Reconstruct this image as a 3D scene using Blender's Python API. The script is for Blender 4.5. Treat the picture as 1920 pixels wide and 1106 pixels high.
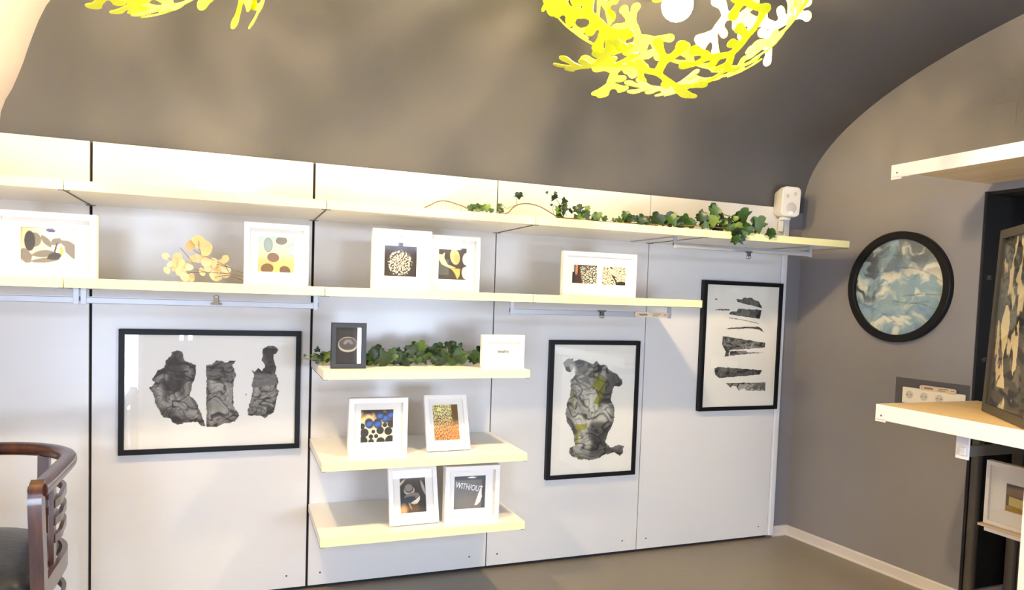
import bpy, bmesh, math, random
import numpy as np
from mathutils import Vector, Matrix, Euler

for _o in list(bpy.data.objects):
    bpy.data.objects.remove(_o, do_unlink=True)
SC = bpy.context.scene
COL = SC.collection
PI = math.pi
R = math.radians
RNG = random.Random(7)

# ------------------------------------------------------------------ camera
CAM_POS = (-3.154, -3.363, 1.389)
c_right = Vector((0.932, -0.3605, 0.0338)).normalized()
c_fwd = Vector((0.3613, 0.9311, -0.0502)).normalized()
c_right = (c_right - c_fwd * c_right.dot(c_fwd)).normalized()
c_up = c_right.cross(c_fwd)
camd = bpy.data.cameras.new('camera')
camd.sensor_fit = 'HORIZONTAL'
camd.sensor_width = 36.0
camd.lens = 25.1075
camd.shift_y = 0.03704
camd.clip_start = 0.05
cam = bpy.data.objects.new('camera', camd)
COL.objects.link(cam)
m = Matrix((c_right, c_up, -c_fwd)).transposed().to_4x4()
m.translation = Vector(CAM_POS)
cam.matrix_world = m
SC.camera = cam

# ------------------------------------------------------------------ world, daylight, exposure
w = bpy.data.worlds.new('world')
SC.world = w
w.use_nodes = True
w.node_tree.nodes['Background'].inputs[0].default_value = (0.72, 0.84, 1.0, 1)
w.node_tree.nodes['Background'].inputs[1].default_value = 2.0
SC.view_settings.view_transform = 'Standard'
SC.view_settings.look = 'None'
SC.view_settings.exposure = 1.1
SC.view_settings.gamma = 1.0
SC.view_settings.use_curve_mapping = False

BULB_STRENGTH = 620.0
DAYLIGHT = 54.0
BULB_COLOR = (1.0, 0.74, 0.43)
# daylight through the windows of the street front: (x0, x1, z0, z1, cross bars)
WINDOWS = [(-4.55, -3.98, 0.12, 1.15), (-4.40, -3.60, 1.55, 2.15), (-3.72, -3.50, 0.80, 1.28), (-2.10, -0.95, 0.45, 1.22), (-2.35, -0.95, 1.80, 2.25)]
FRONT_Y = -4.35
for i, (xa, xb, za, zb) in enumerate(WINDOWS):
    ld = bpy.data.lights.new('window_daylight', 'AREA')
    ld.shape = 'RECTANGLE'
    ld.size = xb - xa
    ld.size_y = zb - za
    ld.energy = DAYLIGHT * (xb - xa) * (zb - za)
    ld.color = (0.63, 0.77, 1.0)
    lo = bpy.data.objects.new('window_daylight', ld)
    COL.objects.link(lo)
    lo.location = ((xa + xb) / 2, FRONT_Y - 0.25, (za + zb) / 2)
    lo.rotation_euler = (R(90), 0, 0)        # -Z of the light points to +Y

# ------------------------------------------------------------------ helpers
def s2l(c):
    c = np.asarray(c, float)
    return np.where(c <= 0.04045, c / 12.92, ((c + 0.055) / 1.055) ** 2.4)

def lin(r, g, b):
    return tuple(float(x) for x in s2l(np.array([r, g, b]) / 255.0)) + (1.0,)

def setp(o, label=None, cat=None, group=None, kind=None):
    if label: o['label'] = label
    if cat: o['category'] = cat
    if group: o['group'] = group
    if kind: o['kind'] = kind
    return o

def link(name, me, mat=None, parent=None):
    o = bpy.data.objects.new(name, me)
    COL.objects.link(o)
    if mat is not None and len(me.materials) == 0:
        me.materials.append(mat)
    if parent is not None:
        o.parent = parent
    return o

def empty(name, loc=(0, 0, 0), rot=(0, 0, 0)):
    o = bpy.data.objects.new(name, None)
    o.empty_display_size = 0.05
    COL.objects.link(o)
    o.location = loc
    o.rotation_euler = rot
    return o

class MB:
    """collects shapes for one mesh"""
    def __init__(self):
        self.bm = bmesh.new()
    def box(self, a, b, rot=None, bevel=0.0, seg=2):
        a = Vector(a); b = Vector(b)
        t = bmesh.new()
        bmesh.ops.create_cube(t, size=1.0)
        s = b - a
        c = (a + b) / 2
        for v in t.verts:
            v.co = Vector((v.co.x * s.x, v.co.y * s.y, v.co.z * s.z))
        if bevel > 0:
            bmesh.ops.bevel(t, geom=list(t.edges), offset=min(bevel, 0.45 * min(abs(s.x), abs(s.y), abs(s.z))), segments=seg, profile=0.5, affect='EDGES')
        for v in t.verts:
            v.co = (rot @ v.co if rot is not None else v.co) + c
        self._take(t)
        return self
    def _take(self, t):
        tmp = bpy.data.meshes.new('tmp')
        t.to_mesh(tmp); t.free()
        self.bm.from_mesh(tmp)
        bpy.data.meshes.remove(tmp)
    def cyl(self, p0, p1, r0, r1=None, n=16, caps=True):
        p0 = Vector(p0); p1 = Vector(p1)
        r1 = r0 if r1 is None else r1
        d = p1 - p0
        q = d.to_track_quat('Z', 'Y').to_matrix()
        t = bmesh.new()
        bmesh.ops.create_cone(t, cap_ends=caps, segments=n, radius1=r0, radius2=r1, depth=d.length)
        for v in t.verts:
            v.co = q @ v.co + (p0 + p1) / 2
        self._take(t)
        return self
    def sphere(self, c, r, n=16, scale=(1, 1, 1)):
        t = bmesh.new()
        bmesh.ops.create_uvsphere(t, u_segments=n, v_segments=max(6, n // 2), radius=r)
        for v in t.verts:
            v.co = Vector((v.co.x * scale[0], v.co.y * scale[1], v.co.z * scale[2])) + Vector(c)
        self._take(t)
        return self
    def faces(self, verts, faces):
        vs = [self.bm.verts.new(v) for v in verts]
        for f in faces:
            try:
                self.bm.faces.new([vs[i] for i in f])
            except ValueError:
                pass
        return self
    def lathe(self, prof, n=32, c=(0, 0, 0), axis=None):
        vs = []
        c = Vector(c)
        for (r, z) in prof:
            ring = []
            for k in range(n):
                a = 2 * PI * k / n
                p = Vector((r * math.cos(a), r * math.sin(a), z))
                if axis is not None: p = axis @ p
                ring.append(self.bm.verts.new(p + c))
            vs.append(ring)
        for i in range(len(vs) - 1):
            for k in range(n):
                self.bm.faces.new((vs[i][k], vs[i][(k + 1) % n], vs[i + 1][(k + 1) % n], vs[i + 1][k]))
        return self
    def sweep(self, pts, prof, up=(0, 0, 1), closed_prof=True, caps=True, scales=None):
        """sweep a 2d profile (a,b) along pts; a = sideways, b = along up"""
        pts = [Vector(p) for p in pts]
        up = Vector(up)
        rings = []
        for i, p in enumerate(pts):
            t = (pts[min(i + 1, len(pts) - 1)] - pts[max(i - 1, 0)]).normalized()
            s = t.cross(up)
            if s.length < 1e-4: s = t.cross(Vector((0.3, 1, 0.1)))
            s.normalize()
            u2 = s.cross(t)
            k = scales[i] if scales else 1.0
            rings.append([self.bm.verts.new(p + s * a * k + u2 * b * k) for a, b in prof])
        n = len(prof)
        for i in range(len(rings) - 1):
            for k in range(n):
                self.bm.faces.new((rings[i][k], rings[i][(k + 1) % n], rings[i + 1][(k + 1) % n], rings[i + 1][k]))
        if caps:
            self.bm.faces.new(rings[0][::-1])
            self.bm.faces.new(rings[-1])
        return self
    def mesh(self, name, smooth=False, mat=None):
        bmesh.ops.recalc_face_normals(self.bm, faces=list(self.bm.faces))
        me = bpy.data.meshes.new(name)
        self.bm.to_mesh(me)
        self.bm.free()
        if smooth:
            for p in me.polygons: p.use_smooth = True
        if mat is not None: me.materials.append(mat)
        return me
    def build(self, name, mat, parent=None, smooth=False):
        return link(name, self.mesh(name, smooth), mat, parent)

def auto_smooth(o, ang=40):
    me = o.data
    for p in me.polygons: p.use_smooth = True
    me.set_sharp_from_angle(angle=R(ang)) if hasattr(me, 'set_sharp_from_angle') else None
    return o

def circ(r, n=12, ry=None):
    ry = r if ry is None else ry
    return [(r * math.cos(2 * PI * k / n), ry * math.sin(2 * PI * k / n)) for k in range(n)]

def spline(pts, n=6):
    """Catmull-Rom through pts"""
    P = [Vector(p) for p in pts]
    P = [P[0] * 2 - P[1]] + P + [P[-1] * 2 - P[-2]]
    out = []
    for i in range(1, len(P) - 2):
        for k in range(n):
            t = k / n
            a, b, c, d = P[i - 1], P[i], P[i + 1], P[i + 2]
            out.append(0.5 * ((2 * b) + (c - a) * t + (2 * a - 5 * b + 4 * c - d) * t * t + (3 * b - a - 3 * c + d) * t ** 3))
    out.append(P[-2])
    return out

# ------------------------------------------------------------------ materials
MATS = {}
def mat(name, col, rough=0.5, metal=0.0, spec=0.5, noise=None, bump=None, coat=0.0, trans=0.0):
    """noise = (scale, amount, stretch xyz); bump = (scale, strength, stretch xyz)"""
    if name in MATS: return MATS[name]
    mt = bpy.data.materials.new(name)
    mt.use_nodes = True
    nt = mt.node_tree
    bs = nt.nodes['Principled BSDF']
    bs.inputs['Base Color'].default_value = col
    bs.inputs['Roughness'].default_value = rough
    bs.inputs['Metallic'].default_value = metal
    bs.inputs['Specular IOR Level'].default_value = spec
    bs.inputs['Coat Weight'].default_value = coat
    tc = nt.nodes.new('ShaderNodeTexCoord')
    def tex(scale, stretch, detail=4):
        mp = nt.nodes.new('ShaderNodeMapping')
        mp.inputs['Scale'].default_value = stretch
        nt.links.new(tc.outputs['Object'], mp.inputs['Vector'])
        nz = nt.nodes.new('ShaderNodeTexNoise')
        nz.inputs['Scale'].default_value = scale
        nz.inputs['Detail'].default_value = detail
        nt.links.new(mp.outputs['Vector'], nz.inputs['Vector'])
        return nz
    sc, am, st = noise if noise else (6.0, 0.03, (1, 1, 1))
    nz = tex(sc, st)
    mr = nt.nodes.new('ShaderNodeMapRange')
    mr.inputs['To Min'].default_value = 1 - am
    mr.inputs['To Max'].default_value = 1 + am
    nt.links.new(nz.outputs['Fac'], mr.inputs['Value'])
    mx = nt.nodes.new('ShaderNodeVectorMath')
    mx.operation = 'SCALE'
    mx.inputs[0].default_value = col[:3]
    nt.links.new(mr.outputs['Result'], mx.inputs['Scale'])
    nt.links.new(mx.outputs['Vector'], bs.inputs['Base Color'])
    if bump:
        nb = tex(bump[0], bump[2], 3)
        bp = nt.nodes.new('ShaderNodeBump')
        bp.inputs['Strength'].default_value = bump[1]
        bp.inputs['Distance'].default_value = 0.01
        nt.links.new(nb.outputs['Fac'], bp.inputs['Height'])
        nt.links.new(bp.outputs['Normal'], bs.inputs['Normal'])
    if trans > 0:
        tl = nt.nodes.new('ShaderNodeBsdfTranslucent')
        nt.links.new(mx.outputs['Vector'], tl.inputs['Color'])
        ms = nt.nodes.new('ShaderNodeMixShader')
        ms.inputs['Fac'].default_value = trans
        nt.links.new(bs.outputs['BSDF'], ms.inputs[1])
        nt.links.new(tl.outputs['BSDF'], ms.inputs[2])
        nt.links.new(ms.outputs['Shader'], nt.nodes['Material Output'].inputs['Surface'])
    MATS[name] = mt
    return mt

def wood_mat(name, c1, c2, rough=0.35, stretch=(1, 12, 12), scale=4.0, coat=0.0):
    mt = bpy.data.materials.new(name)
    mt.use_nodes = True
    nt = mt.node_tree
    bs = nt.nodes['Principled BSDF']
    bs.inputs['Roughness'].default_value = rough
    bs.inputs['Coat Weight'].default_value = coat
    bs.inputs['Coat Roughness'].default_value = 0.12
    tc = nt.nodes.new('ShaderNodeTexCoord')
    mp = nt.nodes.new('ShaderNodeMapping')
    mp.inputs['Scale'].default_value = stretch
    nz = nt.nodes.new('ShaderNodeTexNoise')
    nz.inputs['Scale'].default_value = scale
    nz.inputs['Detail'].default_value = 6
    nz.inputs['Distortion'].default_value = 0.6
    cr = nt.nodes.new('ShaderNodeValToRGB')
    cr.color_ramp.elements[0].color = c1
    cr.color_ramp.elements[1].color = c2
    cr.color_ramp.elements[0].position = 0.3
    cr.color_ramp.elements[1].position = 0.72
    nt.links.new(tc.outputs['Object'], mp.inputs['Vector'])
    nt.links.new(mp.outputs['Vector'], nz.inputs['Vector'])
    nt.links.new(nz.outputs['Fac'], cr.inputs['Fac'])
    nt.links.new(cr.outputs['Color'], bs.inputs['Base Color'])
    MATS[name] = mt
    return mt

def emit_mat(name, col, strength):
    mt = bpy.data.materials.new(name)
    mt.use_nodes = True
    nt = mt.node_tree
    nt.nodes.remove(nt.nodes['Principled BSDF'])
    e = nt.nodes.new('ShaderNodeEmission')
    e.inputs[0].default_value = tuple(col) + (1,)
    e.inputs[1].default_value = strength
    nt.links.new(e.outputs[0], nt.nodes['Material Output'].inputs['Surface'])
    MATS[name] = mt
    return mt

def glass_mat(name='picture_glass', ior=1.5, rough=0.0):
    mt = bpy.data.materials.new(name)
    mt.use_nodes = True
    nt = mt.node_tree
    nt.nodes.remove(nt.nodes['Principled BSDF'])
    t = nt.nodes.new('ShaderNodeBsdfTransparent')
    g = nt.nodes.new('ShaderNodeBsdfGlossy')
    g.inputs['Roughness'].default_value = rough
    lw = nt.nodes.new('ShaderNodeLayerWeight')        # Schlick reflectance, the same from both sides of the thin pane
    lw.inputs['Blend'].default_value = 0.5
    pw = nt.nodes.new('ShaderNodeMath'); pw.operation = 'POWER'; pw.inputs[1].default_value = 5.0
    ma = nt.nodes.new('ShaderNodeMath'); ma.operation = 'MULTIPLY_ADD'
    f0 = ((ior - 1) / (ior + 1)) ** 2 * 1.8
    ma.inputs[1].default_value = 1 - f0; ma.inputs[2].default_value = f0
    nt.links.new(lw.outputs['Facing'], pw.inputs[0])
    nt.links.new(pw.outputs[0], ma.inputs[0])
    mx = nt.nodes.new('ShaderNodeMixShader')
    nt.links.new(ma.outputs[0], mx.inputs[0])
    nt.links.new(t.outputs[0], mx.inputs[1])
    nt.links.new(g.outputs[0], mx.inputs[2])
    nt.links.new(mx.outputs[0], nt.nodes['Material Output'].inputs['Surface'])
    MATS[name] = mt
    return mt

def print_mat(name='print_ink', rough=0.6):
    mt = bpy.data.materials.new(name)
    mt.use_nodes = True
    nt = mt.node_tree
    bs = nt.nodes['Principled BSDF']
    bs.inputs['Roughness'].default_value = rough
    a = nt.nodes.new('ShaderNodeAttribute')
    a.attribute_name = 'ink'
    nt.links.new(a.outputs['Color'], bs.inputs['Base Color'])
    MATS[name] = mt
    return mt

PANEL = mat('white_laminate', lin(222, 220, 217), 0.26, noise=(3, 0.015, (1, 1, 30)), bump=(60, 0.02, (0.3, 1, 6)))
SHELF = mat('shelf_laminate', lin(242, 240, 233), 0.4, noise=(5, 0.02, (1, 25, 25)))
EDGE = mat('shelf_edge_band', lin(250, 242, 178), 0.45, noise=(5, 0.02, (1, 20, 20)))  # yellow cast of the lamplight is mixed into this edge colour
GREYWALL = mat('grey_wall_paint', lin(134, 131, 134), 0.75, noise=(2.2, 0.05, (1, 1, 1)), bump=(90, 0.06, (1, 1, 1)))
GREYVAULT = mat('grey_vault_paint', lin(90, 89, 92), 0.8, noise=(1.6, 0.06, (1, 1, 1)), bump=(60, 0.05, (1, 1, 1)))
WHITEWALL = mat('white_plaster', lin(206, 195, 196), 0.8, noise=(2, 0.02, (1, 1, 1)), bump=(50, 0.05, (1, 1, 1)))
FLOOR = mat('floor_vinyl', lin(140, 131, 117), 0.42, noise=(7, 0.10, (1, 14, 1)), bump=(50, 0.05, (1, 10, 1)))
SKIRT = mat('skirting_white', lin(214, 207, 202), 0.5)
DARKGAP = mat('dark_batten', lin(40, 38, 36), 0.9)
ALU = mat('painted_steel_grey', lin(176, 178, 182), 0.4, metal=0.35)
STEEL = mat('steel_arm_grey', lin(120, 116, 110), 0.42, metal=0.5)
WSTEEL = mat('white_steel', lin(228, 228, 232), 0.4)
BLACK = mat('black_frame', lin(9, 9, 10), 0.5, spec=0.3)
CHARC = mat('charcoal_frame', lin(30, 31, 36), 0.45)
DKFRAME = mat('dark_grey_frame', lin(74, 70, 64), 0.5)
WFRAME = mat('white_frame', lin(240, 236, 230), 0.42)
MATB = mat('mat_board', lin(240, 237, 230), 0.85)
BLACKPAINT = mat('black_paint', lin(24, 23, 22), 0.6)
GLASS = glass_mat()
INK = print_mat()
TEXTINK = mat('text_ink', lin(45, 42, 40), 0.7)
TEXTGREY = mat('text_grey', lin(150, 148, 140), 0.7)
TEXTWHITE = mat('text_white', lin(240, 238, 232), 0.7)
WSPK = mat('speaker_white', lin(232, 230, 226), 0.5)
WSPK2 = mat('speaker_grille', lin(206, 204, 200), 0.7, bump=(900, 0.2, (1, 1, 1)))
PLASTIC = mat('socket_plastic', lin(240, 230, 212), 0.4)
PLASTICD = mat('socket_inset', lin(205, 196, 180), 0.5)
TAGWOOD = wood_mat('tag_wood', lin(214, 190, 160), lin(228, 206, 178), 0.6, (2, 20, 20), 6)
SHELFWOOD = wood_mat('birch_veneer', lin(226, 196, 146), lin(240, 214, 166), 0.45, (8, 1.2, 8), 3)
CHAIRWOOD = wood_mat('mahogany', lin(44, 20, 11), lin(92, 46, 25), 0.3, (7, 7, 1.2), 5, coat=0.5)
LEATHER = mat('black_leather', lin(38, 42, 48), 0.36, noise=(9, 0.15, (1, 1, 1)), bump=(45, 0.12, (1, 1, 1)))
BRASS = mat('clip_metal', lin(120, 108, 88), 0.3, metal=0.9)
CHROME = mat('clip_chrome', lin(150, 150, 150), 0.22, metal=0.95)
LEAF = [mat('ivy_leaf_dark', lin(33, 54, 24), 0.4, noise=(40, 0.3, (1, 1, 1)), trans=0.12),
        mat('ivy_leaf_mid', lin(54, 84, 32), 0.42, noise=(40, 0.25, (1, 1, 1)), trans=0.15),
        mat('ivy_leaf_light', lin(108, 132, 54), 0.45, noise=(40, 0.2, (1, 1, 1)), trans=0.2)]
STEM = mat('ivy_stem', lin(120, 96, 52), 0.7)
STEMG = mat('ivy_petiole', lin(128, 136, 62), 0.6)
POD = [mat('seed_pod_cream', lin(246, 226, 182), 0.5, noise=(60, 0.06, (1, 1, 1)), trans=0.3),
       mat('seed_pod_tan', lin(234, 206, 152), 0.6, noise=(60, 0.15, (1, 1, 1)), trans=0.3)]
DSTEM = mat('dry_stem', lin(120, 96, 70), 0.7)
CORAL = mat('coral_lime_paint', lin(216, 222, 36), 0.45, noise=(5, 0.03, (1, 1, 1)), trans=0.12)
BULB = emit_mat('bulb_glow', BULB_COLOR, BULB_STRENGTH)
PORCELAIN = mat('white_dish_glaze', lin(232, 232, 230), 0.2)
NICHEPANEL = mat('niche_panel_grey', lin(96, 96, 102), 0.25)

# ------------------------------------------------------------------ numpy art helpers
_tab = np.random.RandomState(11)
PERM = np.concatenate([_tab.permutation(256)] * 2)
GANG = _tab.rand(256) * 2 * np.pi
def perlin(x, y, seed=0):
    x = np.asarray(x, float); y = np.asarray(y, float)
    xi = np.floor(x).astype(int); yi = np.floor(y).astype(int)
    xf = x - xi; yf = y - yi
    def g(ix, iy, dx, dy):
        h = PERM[(PERM[(ix + seed * 37) & 255] + iy) & 255]
        a = GANG[h]
        return np.cos(a) * dx + np.sin(a) * dy
    u = xf ** 3 * (xf * (xf * 6 - 15) + 10)
    v = yf ** 3 * (yf * (yf * 6 - 15) + 10)
    n00 = g(xi, yi, xf, yf); n10 = g(xi + 1, yi, xf - 1, yf)
    n01 = g(xi, yi + 1, xf, yf - 1); n11 = g(xi + 1, yi + 1, xf - 1, yf - 1)
    return (n00 * (1 - u) + n10 * u) * (1 - v) + (n01 * (1 - u) + n11 * u) * v
def fbm(x, y, o=4, seed=0):
    s = 0; a = 1.0; t = 0
    for i in range(o):
        s = s + a * perlin(x * 2 ** i, y * 2 ** i, seed + i); t += a; a *= 0.5
    return s / t * 1.4
def sstep(a, b, x):
    t = np.clip((x - a) / (b - a), 0, 1)
    return t * t * (3 - 2 * t)
def mixc(base, col, k):
    return base * (1 - k[..., None]) + np.array(col, float) * k[..., None]
def inpoly(x, y, poly):
    c = np.zeros(x.shape, bool)
    n = len(poly)
    for i in range(n):
        x0, y0 = poly[i]; x1, y1 = poly[(i + 1) % n]
        if y0 == y1: continue
        k = ((y0 > y) != (y1 > y)) & (x < (x1 - x0) * (y - y0) / (y1 - y0) + x0)
        c ^= k
    return c
def unquad(corners, pts):
    """map traced points inside a quad (TL, TR, BR, BL) to (u, v), v up"""
    src = [(0, 1), (1, 1), (1, 0), (0, 0)]
    A = []; B = []
    for (u, v), (x, y) in zip(src, corners):
        A.append([x, y, 1, 0, 0, 0, -u * x, -u * y]); B.append(u)
        A.append([0, 0, 0, x, y, 1, -v * x, -v * y]); B.append(v)
    h = np.linalg.solve(np.array(A, float), np.array(B, float))
    out = []
    for x, y in pts:
        wv = h[6] * x + h[7] * y + 1
        out.append(((h[0] * x + h[1] * y + h[2]) / wv, (h[3] * x + h[4] * y + h[5]) / wv))
    return out
def grid_mesh(name, wd, ht, nx, ny, art, mask=None):
    """flat print in the local XZ plane, centred, facing -Y; art(u, v) -> sRGB 0..1"""
    us = np.linspace(0, 1, nx + 1); vs = np.linspace(0, 1, ny + 1)
    U, V = np.meshgrid(us, vs)
    co = np.stack([(U - .5) * wd, np.zeros_like(U), (V - .5) * ht], -1).reshape(-1, 3)
    idx = np.arange((nx + 1) * (ny + 1)).reshape(ny + 1, nx + 1)
    F = np.stack([idx[:-1, :-1], idx[:-1, 1:], idx[1:, 1:], idx[1:, :-1]], -1).reshape(-1, 4)
    rgb = np.clip(art(U, V), 0, 1)
    colr = np.concatenate([s2l(rgb), np.ones(U.shape + (1,))], -1).reshape(-1, 4)
    if mask is not None:
        keep = mask(U, V).reshape(-1)
        F = F[keep[F].all(1)]
    me = bpy.data.meshes.new(name)
    me.vertices.add(len(co)); me.vertices.foreach_set('co', co.astype(np.float32).ravel())
    me.loops.add(len(F) * 4); me.loops.foreach_set('vertex_index', F.astype(np.int32).ravel())
    me.polygons.add(len(F)); me.polygons.foreach_set('loop_start', np.arange(0, len(F) * 4, 4, dtype=np.int32))
    me.polygons.foreach_set('loop_total', np.full(len(F), 4, np.int32))
    me.update(calc_edges=True); me.validate()
    at = me.color_attributes.new('ink', 'FLOAT_COLOR', 'POINT')
    at.data.foreach_set('color', colr.astype(np.float32).ravel())
    me.materials.append(INK)
    return me

def text_mesh(body, size, bold=0.0, sx=1.0, shear=0.0, align='CENTER'):
    cu = bpy.data.curves.new('lettering', 'FONT')
    cu.body = body; cu.size = size; cu.align_x = align; cu.align_y = 'CENTER'
    cu.offset = bold * size; cu.shear = shear; cu.resolution_u = 3
    o = bpy.data.objects.new('tmp_text', cu)
    COL.objects.link(o)
    bpy.context.view_layer.update()
    dg = bpy.context.evaluated_depsgraph_get()
    me = bpy.data.meshes.new_from_object(o.evaluated_get(dg))
    bpy.data.objects.remove(o, do_unlink=True)
    bpy.data.curves.remove(cu)
    for v in me.vertices:                      # stand up in XZ, facing -Y
        v.co = Vector((v.co.x * sx, 0, v.co.y))
    me.name = 'lettering'
    me.materials.clear()
    return me

# ================================================================== SETTING
XR_ANG = 0.0866                       # the right wall opens slightly towards the street
def rw(y, off=0.0):                   # x of the right wall face at y (off = distance into the room)
    return XR_ANG * (0.026 - y) - off
Y_NICHE = -1.02

mb = MB(); mb.faces([(-5.2, 0.3, 0), (1.2, 0.3, 0), (1.2, FRONT_Y - 0.1, 0), (-5.2, FRONT_Y - 0.1, 0)], [(3, 2, 1, 0)])
setp(mb.build('floor', FLOOR), kind='structure')

wall_back = setp(MB().box((-4.62, 0.026, 0), (0.02, 0.16, 1.95)).build('wall_back', GREYWALL), kind='structure')

# right wall: solid up to the niche, header above it, a stretch beyond
def rwall_prism(mb, y0, y1, z0, z1, thick=0.8):
    v = [(rw(y0), y0, z0), (rw(y1), y1, z0), (rw(y1) + thick, y1, z0), (rw(y0) + thick, y0, z0)]
    v += [(x, y, z1) for x, y, _ in v]
    mb.faces(v, [(0, 1, 2, 3), (4, 5, 6, 7), (0, 1, 5, 4), (1, 2, 6, 5), (2, 3, 7, 6), (3, 0, 4, 7)])
mb = MB()
rwall_prism(mb, 0.16, Y_NICHE, 0, 2.85)
rwall_prism(mb, Y_NICHE, -2.9, 1.952, 2.85)
rwall_prism(mb, -2.9, FRONT_Y, 0, 2.85)
wall_right = setp(mb.build('wall_right', GREYWALL), kind='structure')
# niche lining: black reveals and a grey glossy back panel
mb = MB()
mb.box((0.094, Y_NICHE - 0.012, 0.0), (0.40, Y_NICHE - 0.001, 1.951))
mb.box((0.11, -2.9, 1.938), (0.40, Y_NICHE - 0.012, 1.951))
setp(mb.build('trim_2', BLACKPAINT), kind='structure')
nb = setp(MB().box((0.40, -2.9, 0), (0.45, Y_NICHE, 1.95)).build('wall_niche', BLACKPAINT), kind='structure')
d1 = setp(empty('door_1', (0.38, -1.5, 0.0)), kind='structure')
mb = MB().box((-0.005, -0.40, 0.02), (0.018, 0.40, 1.86), bevel=0.002)
mb.build('door_panel', NICHEPANEL, d1)
mb = MB()
mb.box((-0.02, 0.41, 0.0), (0.02, 0.45, 1.90)); mb.box((-0.02, -0.45, 0.0), (0.02, -0.41, 1.90)); mb.box((-0.02, -0.45, 1.865), (0.02, 0.45, 1.90))
mb.build('door_frame', mat('door_frame_grey', lin(128, 122, 116), 0.5), d1)

# skirting boards
def skirt(mb, pts, h=0.06, t=0.011):
    prof = [(0, 0), (0, h), (t * 0.6, h), (t, h - 0.006), (t, 0.012), (t + 0.006, 0.006), (t + 0.006, 0)]
    mb.sweep(pts, [(-a, b) for a, b in prof])
mb = MB(); skirt(mb, [(rw(Y_NICHE) , Y_NICHE + 0.002, 0), (rw(0.026), 0.026, 0)])
setp(mb.build('baseboard_right', SKIRT), kind='structure')
mb = MB(); skirt(mb, [(-0.002, 0.026, 0), (-0.122, 0.026, 0)])
setp(mb.build('baseboard_back', SKIRT), kind='structure')
mb = MB(); mb.box((0.10, Y_NICHE - 0.022, 0.0), (0.39, Y_NICHE - 0.012, 0.05)); mb.box((0.10, Y_NICHE - 0.026, 0.05), (0.39, Y_NICHE - 0.012, 0.06))
setp(mb.build('baseboard_niche', SKIRT), kind='structure')

# vaulted ceiling: elliptical barrel over the room, grey; white cross vault on the left
VA, VB, VZ = 2.19, 0.82, 2.0
def vz(d):
    return VZ + VB * math.sqrt(max(0.0, 1 - ((VA - d) / VA) ** 2))
def groin(d):
    pts = [(0, 0), (0.03, 0.05), (0.07, 0.09), (0.15, 0.14), (0.26, 0.205), (0.6, 0.48), (VA, 1.8)]
    for (a, b), (c, e) in zip(pts, pts[1:]):
        if d <= c: return -4.03 + b + (e - b) * (d - a) / (c - a)
    return -4.03 + 1.8
ds = [VA * (1 - math.cos(PI / 2 * i / 28)) for i in range(29)]
rows = []
rows.append((0.026, 1.945, -4.62))
rows.append((0.026, 1.984, -4.62))
for d in ds: rows.append((0.026 - d, vz(d), groin(d)))
for d in ds[-2::-1]: rows.append((0.026 - 2 * VA + d, vz(d), groin(d)))
mb = MB()
nx = 24
verts = []
for (y, z, xg) in rows:
    for i in range(nx + 1):
        verts.append((xg + (0.75 - xg) * i / nx, y, z))
fc = [(j * (nx + 1) + i, j * (nx + 1) + i + 1, (j + 1) * (nx + 1) + i + 1, (j + 1) * (nx + 1) + i) for j in range(len(rows) - 1) for i in range(nx)]
mb.faces(verts, fc)
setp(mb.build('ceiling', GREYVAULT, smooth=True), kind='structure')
mb = MB()
prof = [(-4.62, 0.0, 0.16), (-4.62, 1.985, 0.16), (-4.05, 1.985, 0.16)] + [(groin(d), vz(d), 0.03 - d) for d in ds]
verts = []
for (x, z, yb) in prof:
    verts += [(x, yb, z), (x, 2 * (0.03 - VA) - yb, z)]
fc = [(2 * i, 2 * i + 1, 2 * i + 3, 2 * i + 2) for i in range(len(prof) - 1)]
mb.faces(verts, fc)
setp(mb.build('wall_left', WHITEWALL), kind='structure')

# street front behind the camera with two windows
mb = MB()
y0, y1 = FRONT_Y - 0.18, FRONT_Y
xs = sorted({-4.62, 0.6} | {x for wv in WINDOWS for x in wv[:2]})
zs_ = sorted({0.0, 2.85} | {z for wv in WINDOWS for z in wv[2:]})
for xa, xb in zip(xs, xs[1:]):
    for za, zb in zip(zs_, zs_[1:]):
        if not any(xa >= q[0] and xb <= q[1] and za >= q[2] and zb <= q[3] for q in WINDOWS):
            mb.box((xa, y0, za), (xb, y1, zb))
setp(mb.build('wall_front', WHITEWALL), kind='structure')
for i, (xa, xb, za, zb) in enumerate(WINDOWS):
    wo = setp(empty('window_%d' % (i + 1), ((xa + xb) / 2, FRONT_Y - 0.12, za)), kind='structure')
    hw = (xb - xa) / 2; h = zb - za
    mb = MB()
    for a, b in (((-hw, -0.03, 0), (-hw + 0.05, 0.03, h)), ((hw - 0.05, -0.03, 0), (hw, 0.03, h)), ((-hw, -0.03, 0), (hw, 0.03, 0.05)), ((-hw, -0.03, h - 0.05), (hw, 0.03, h)), ((-0.02, -0.03, 0), (0.02, 0.03, h))):
        mb.box(a, b)
    mb.build('window_frame', WFRAME, wo)
    for xp, xq in ((-hw + 0.05, -0.025), (0.025, hw - 0.05)):
        MB().box((xp, -0.003, 0.05), (xq, 0.003, h - 0.05)).build('pane', GLASS, wo)

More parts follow.
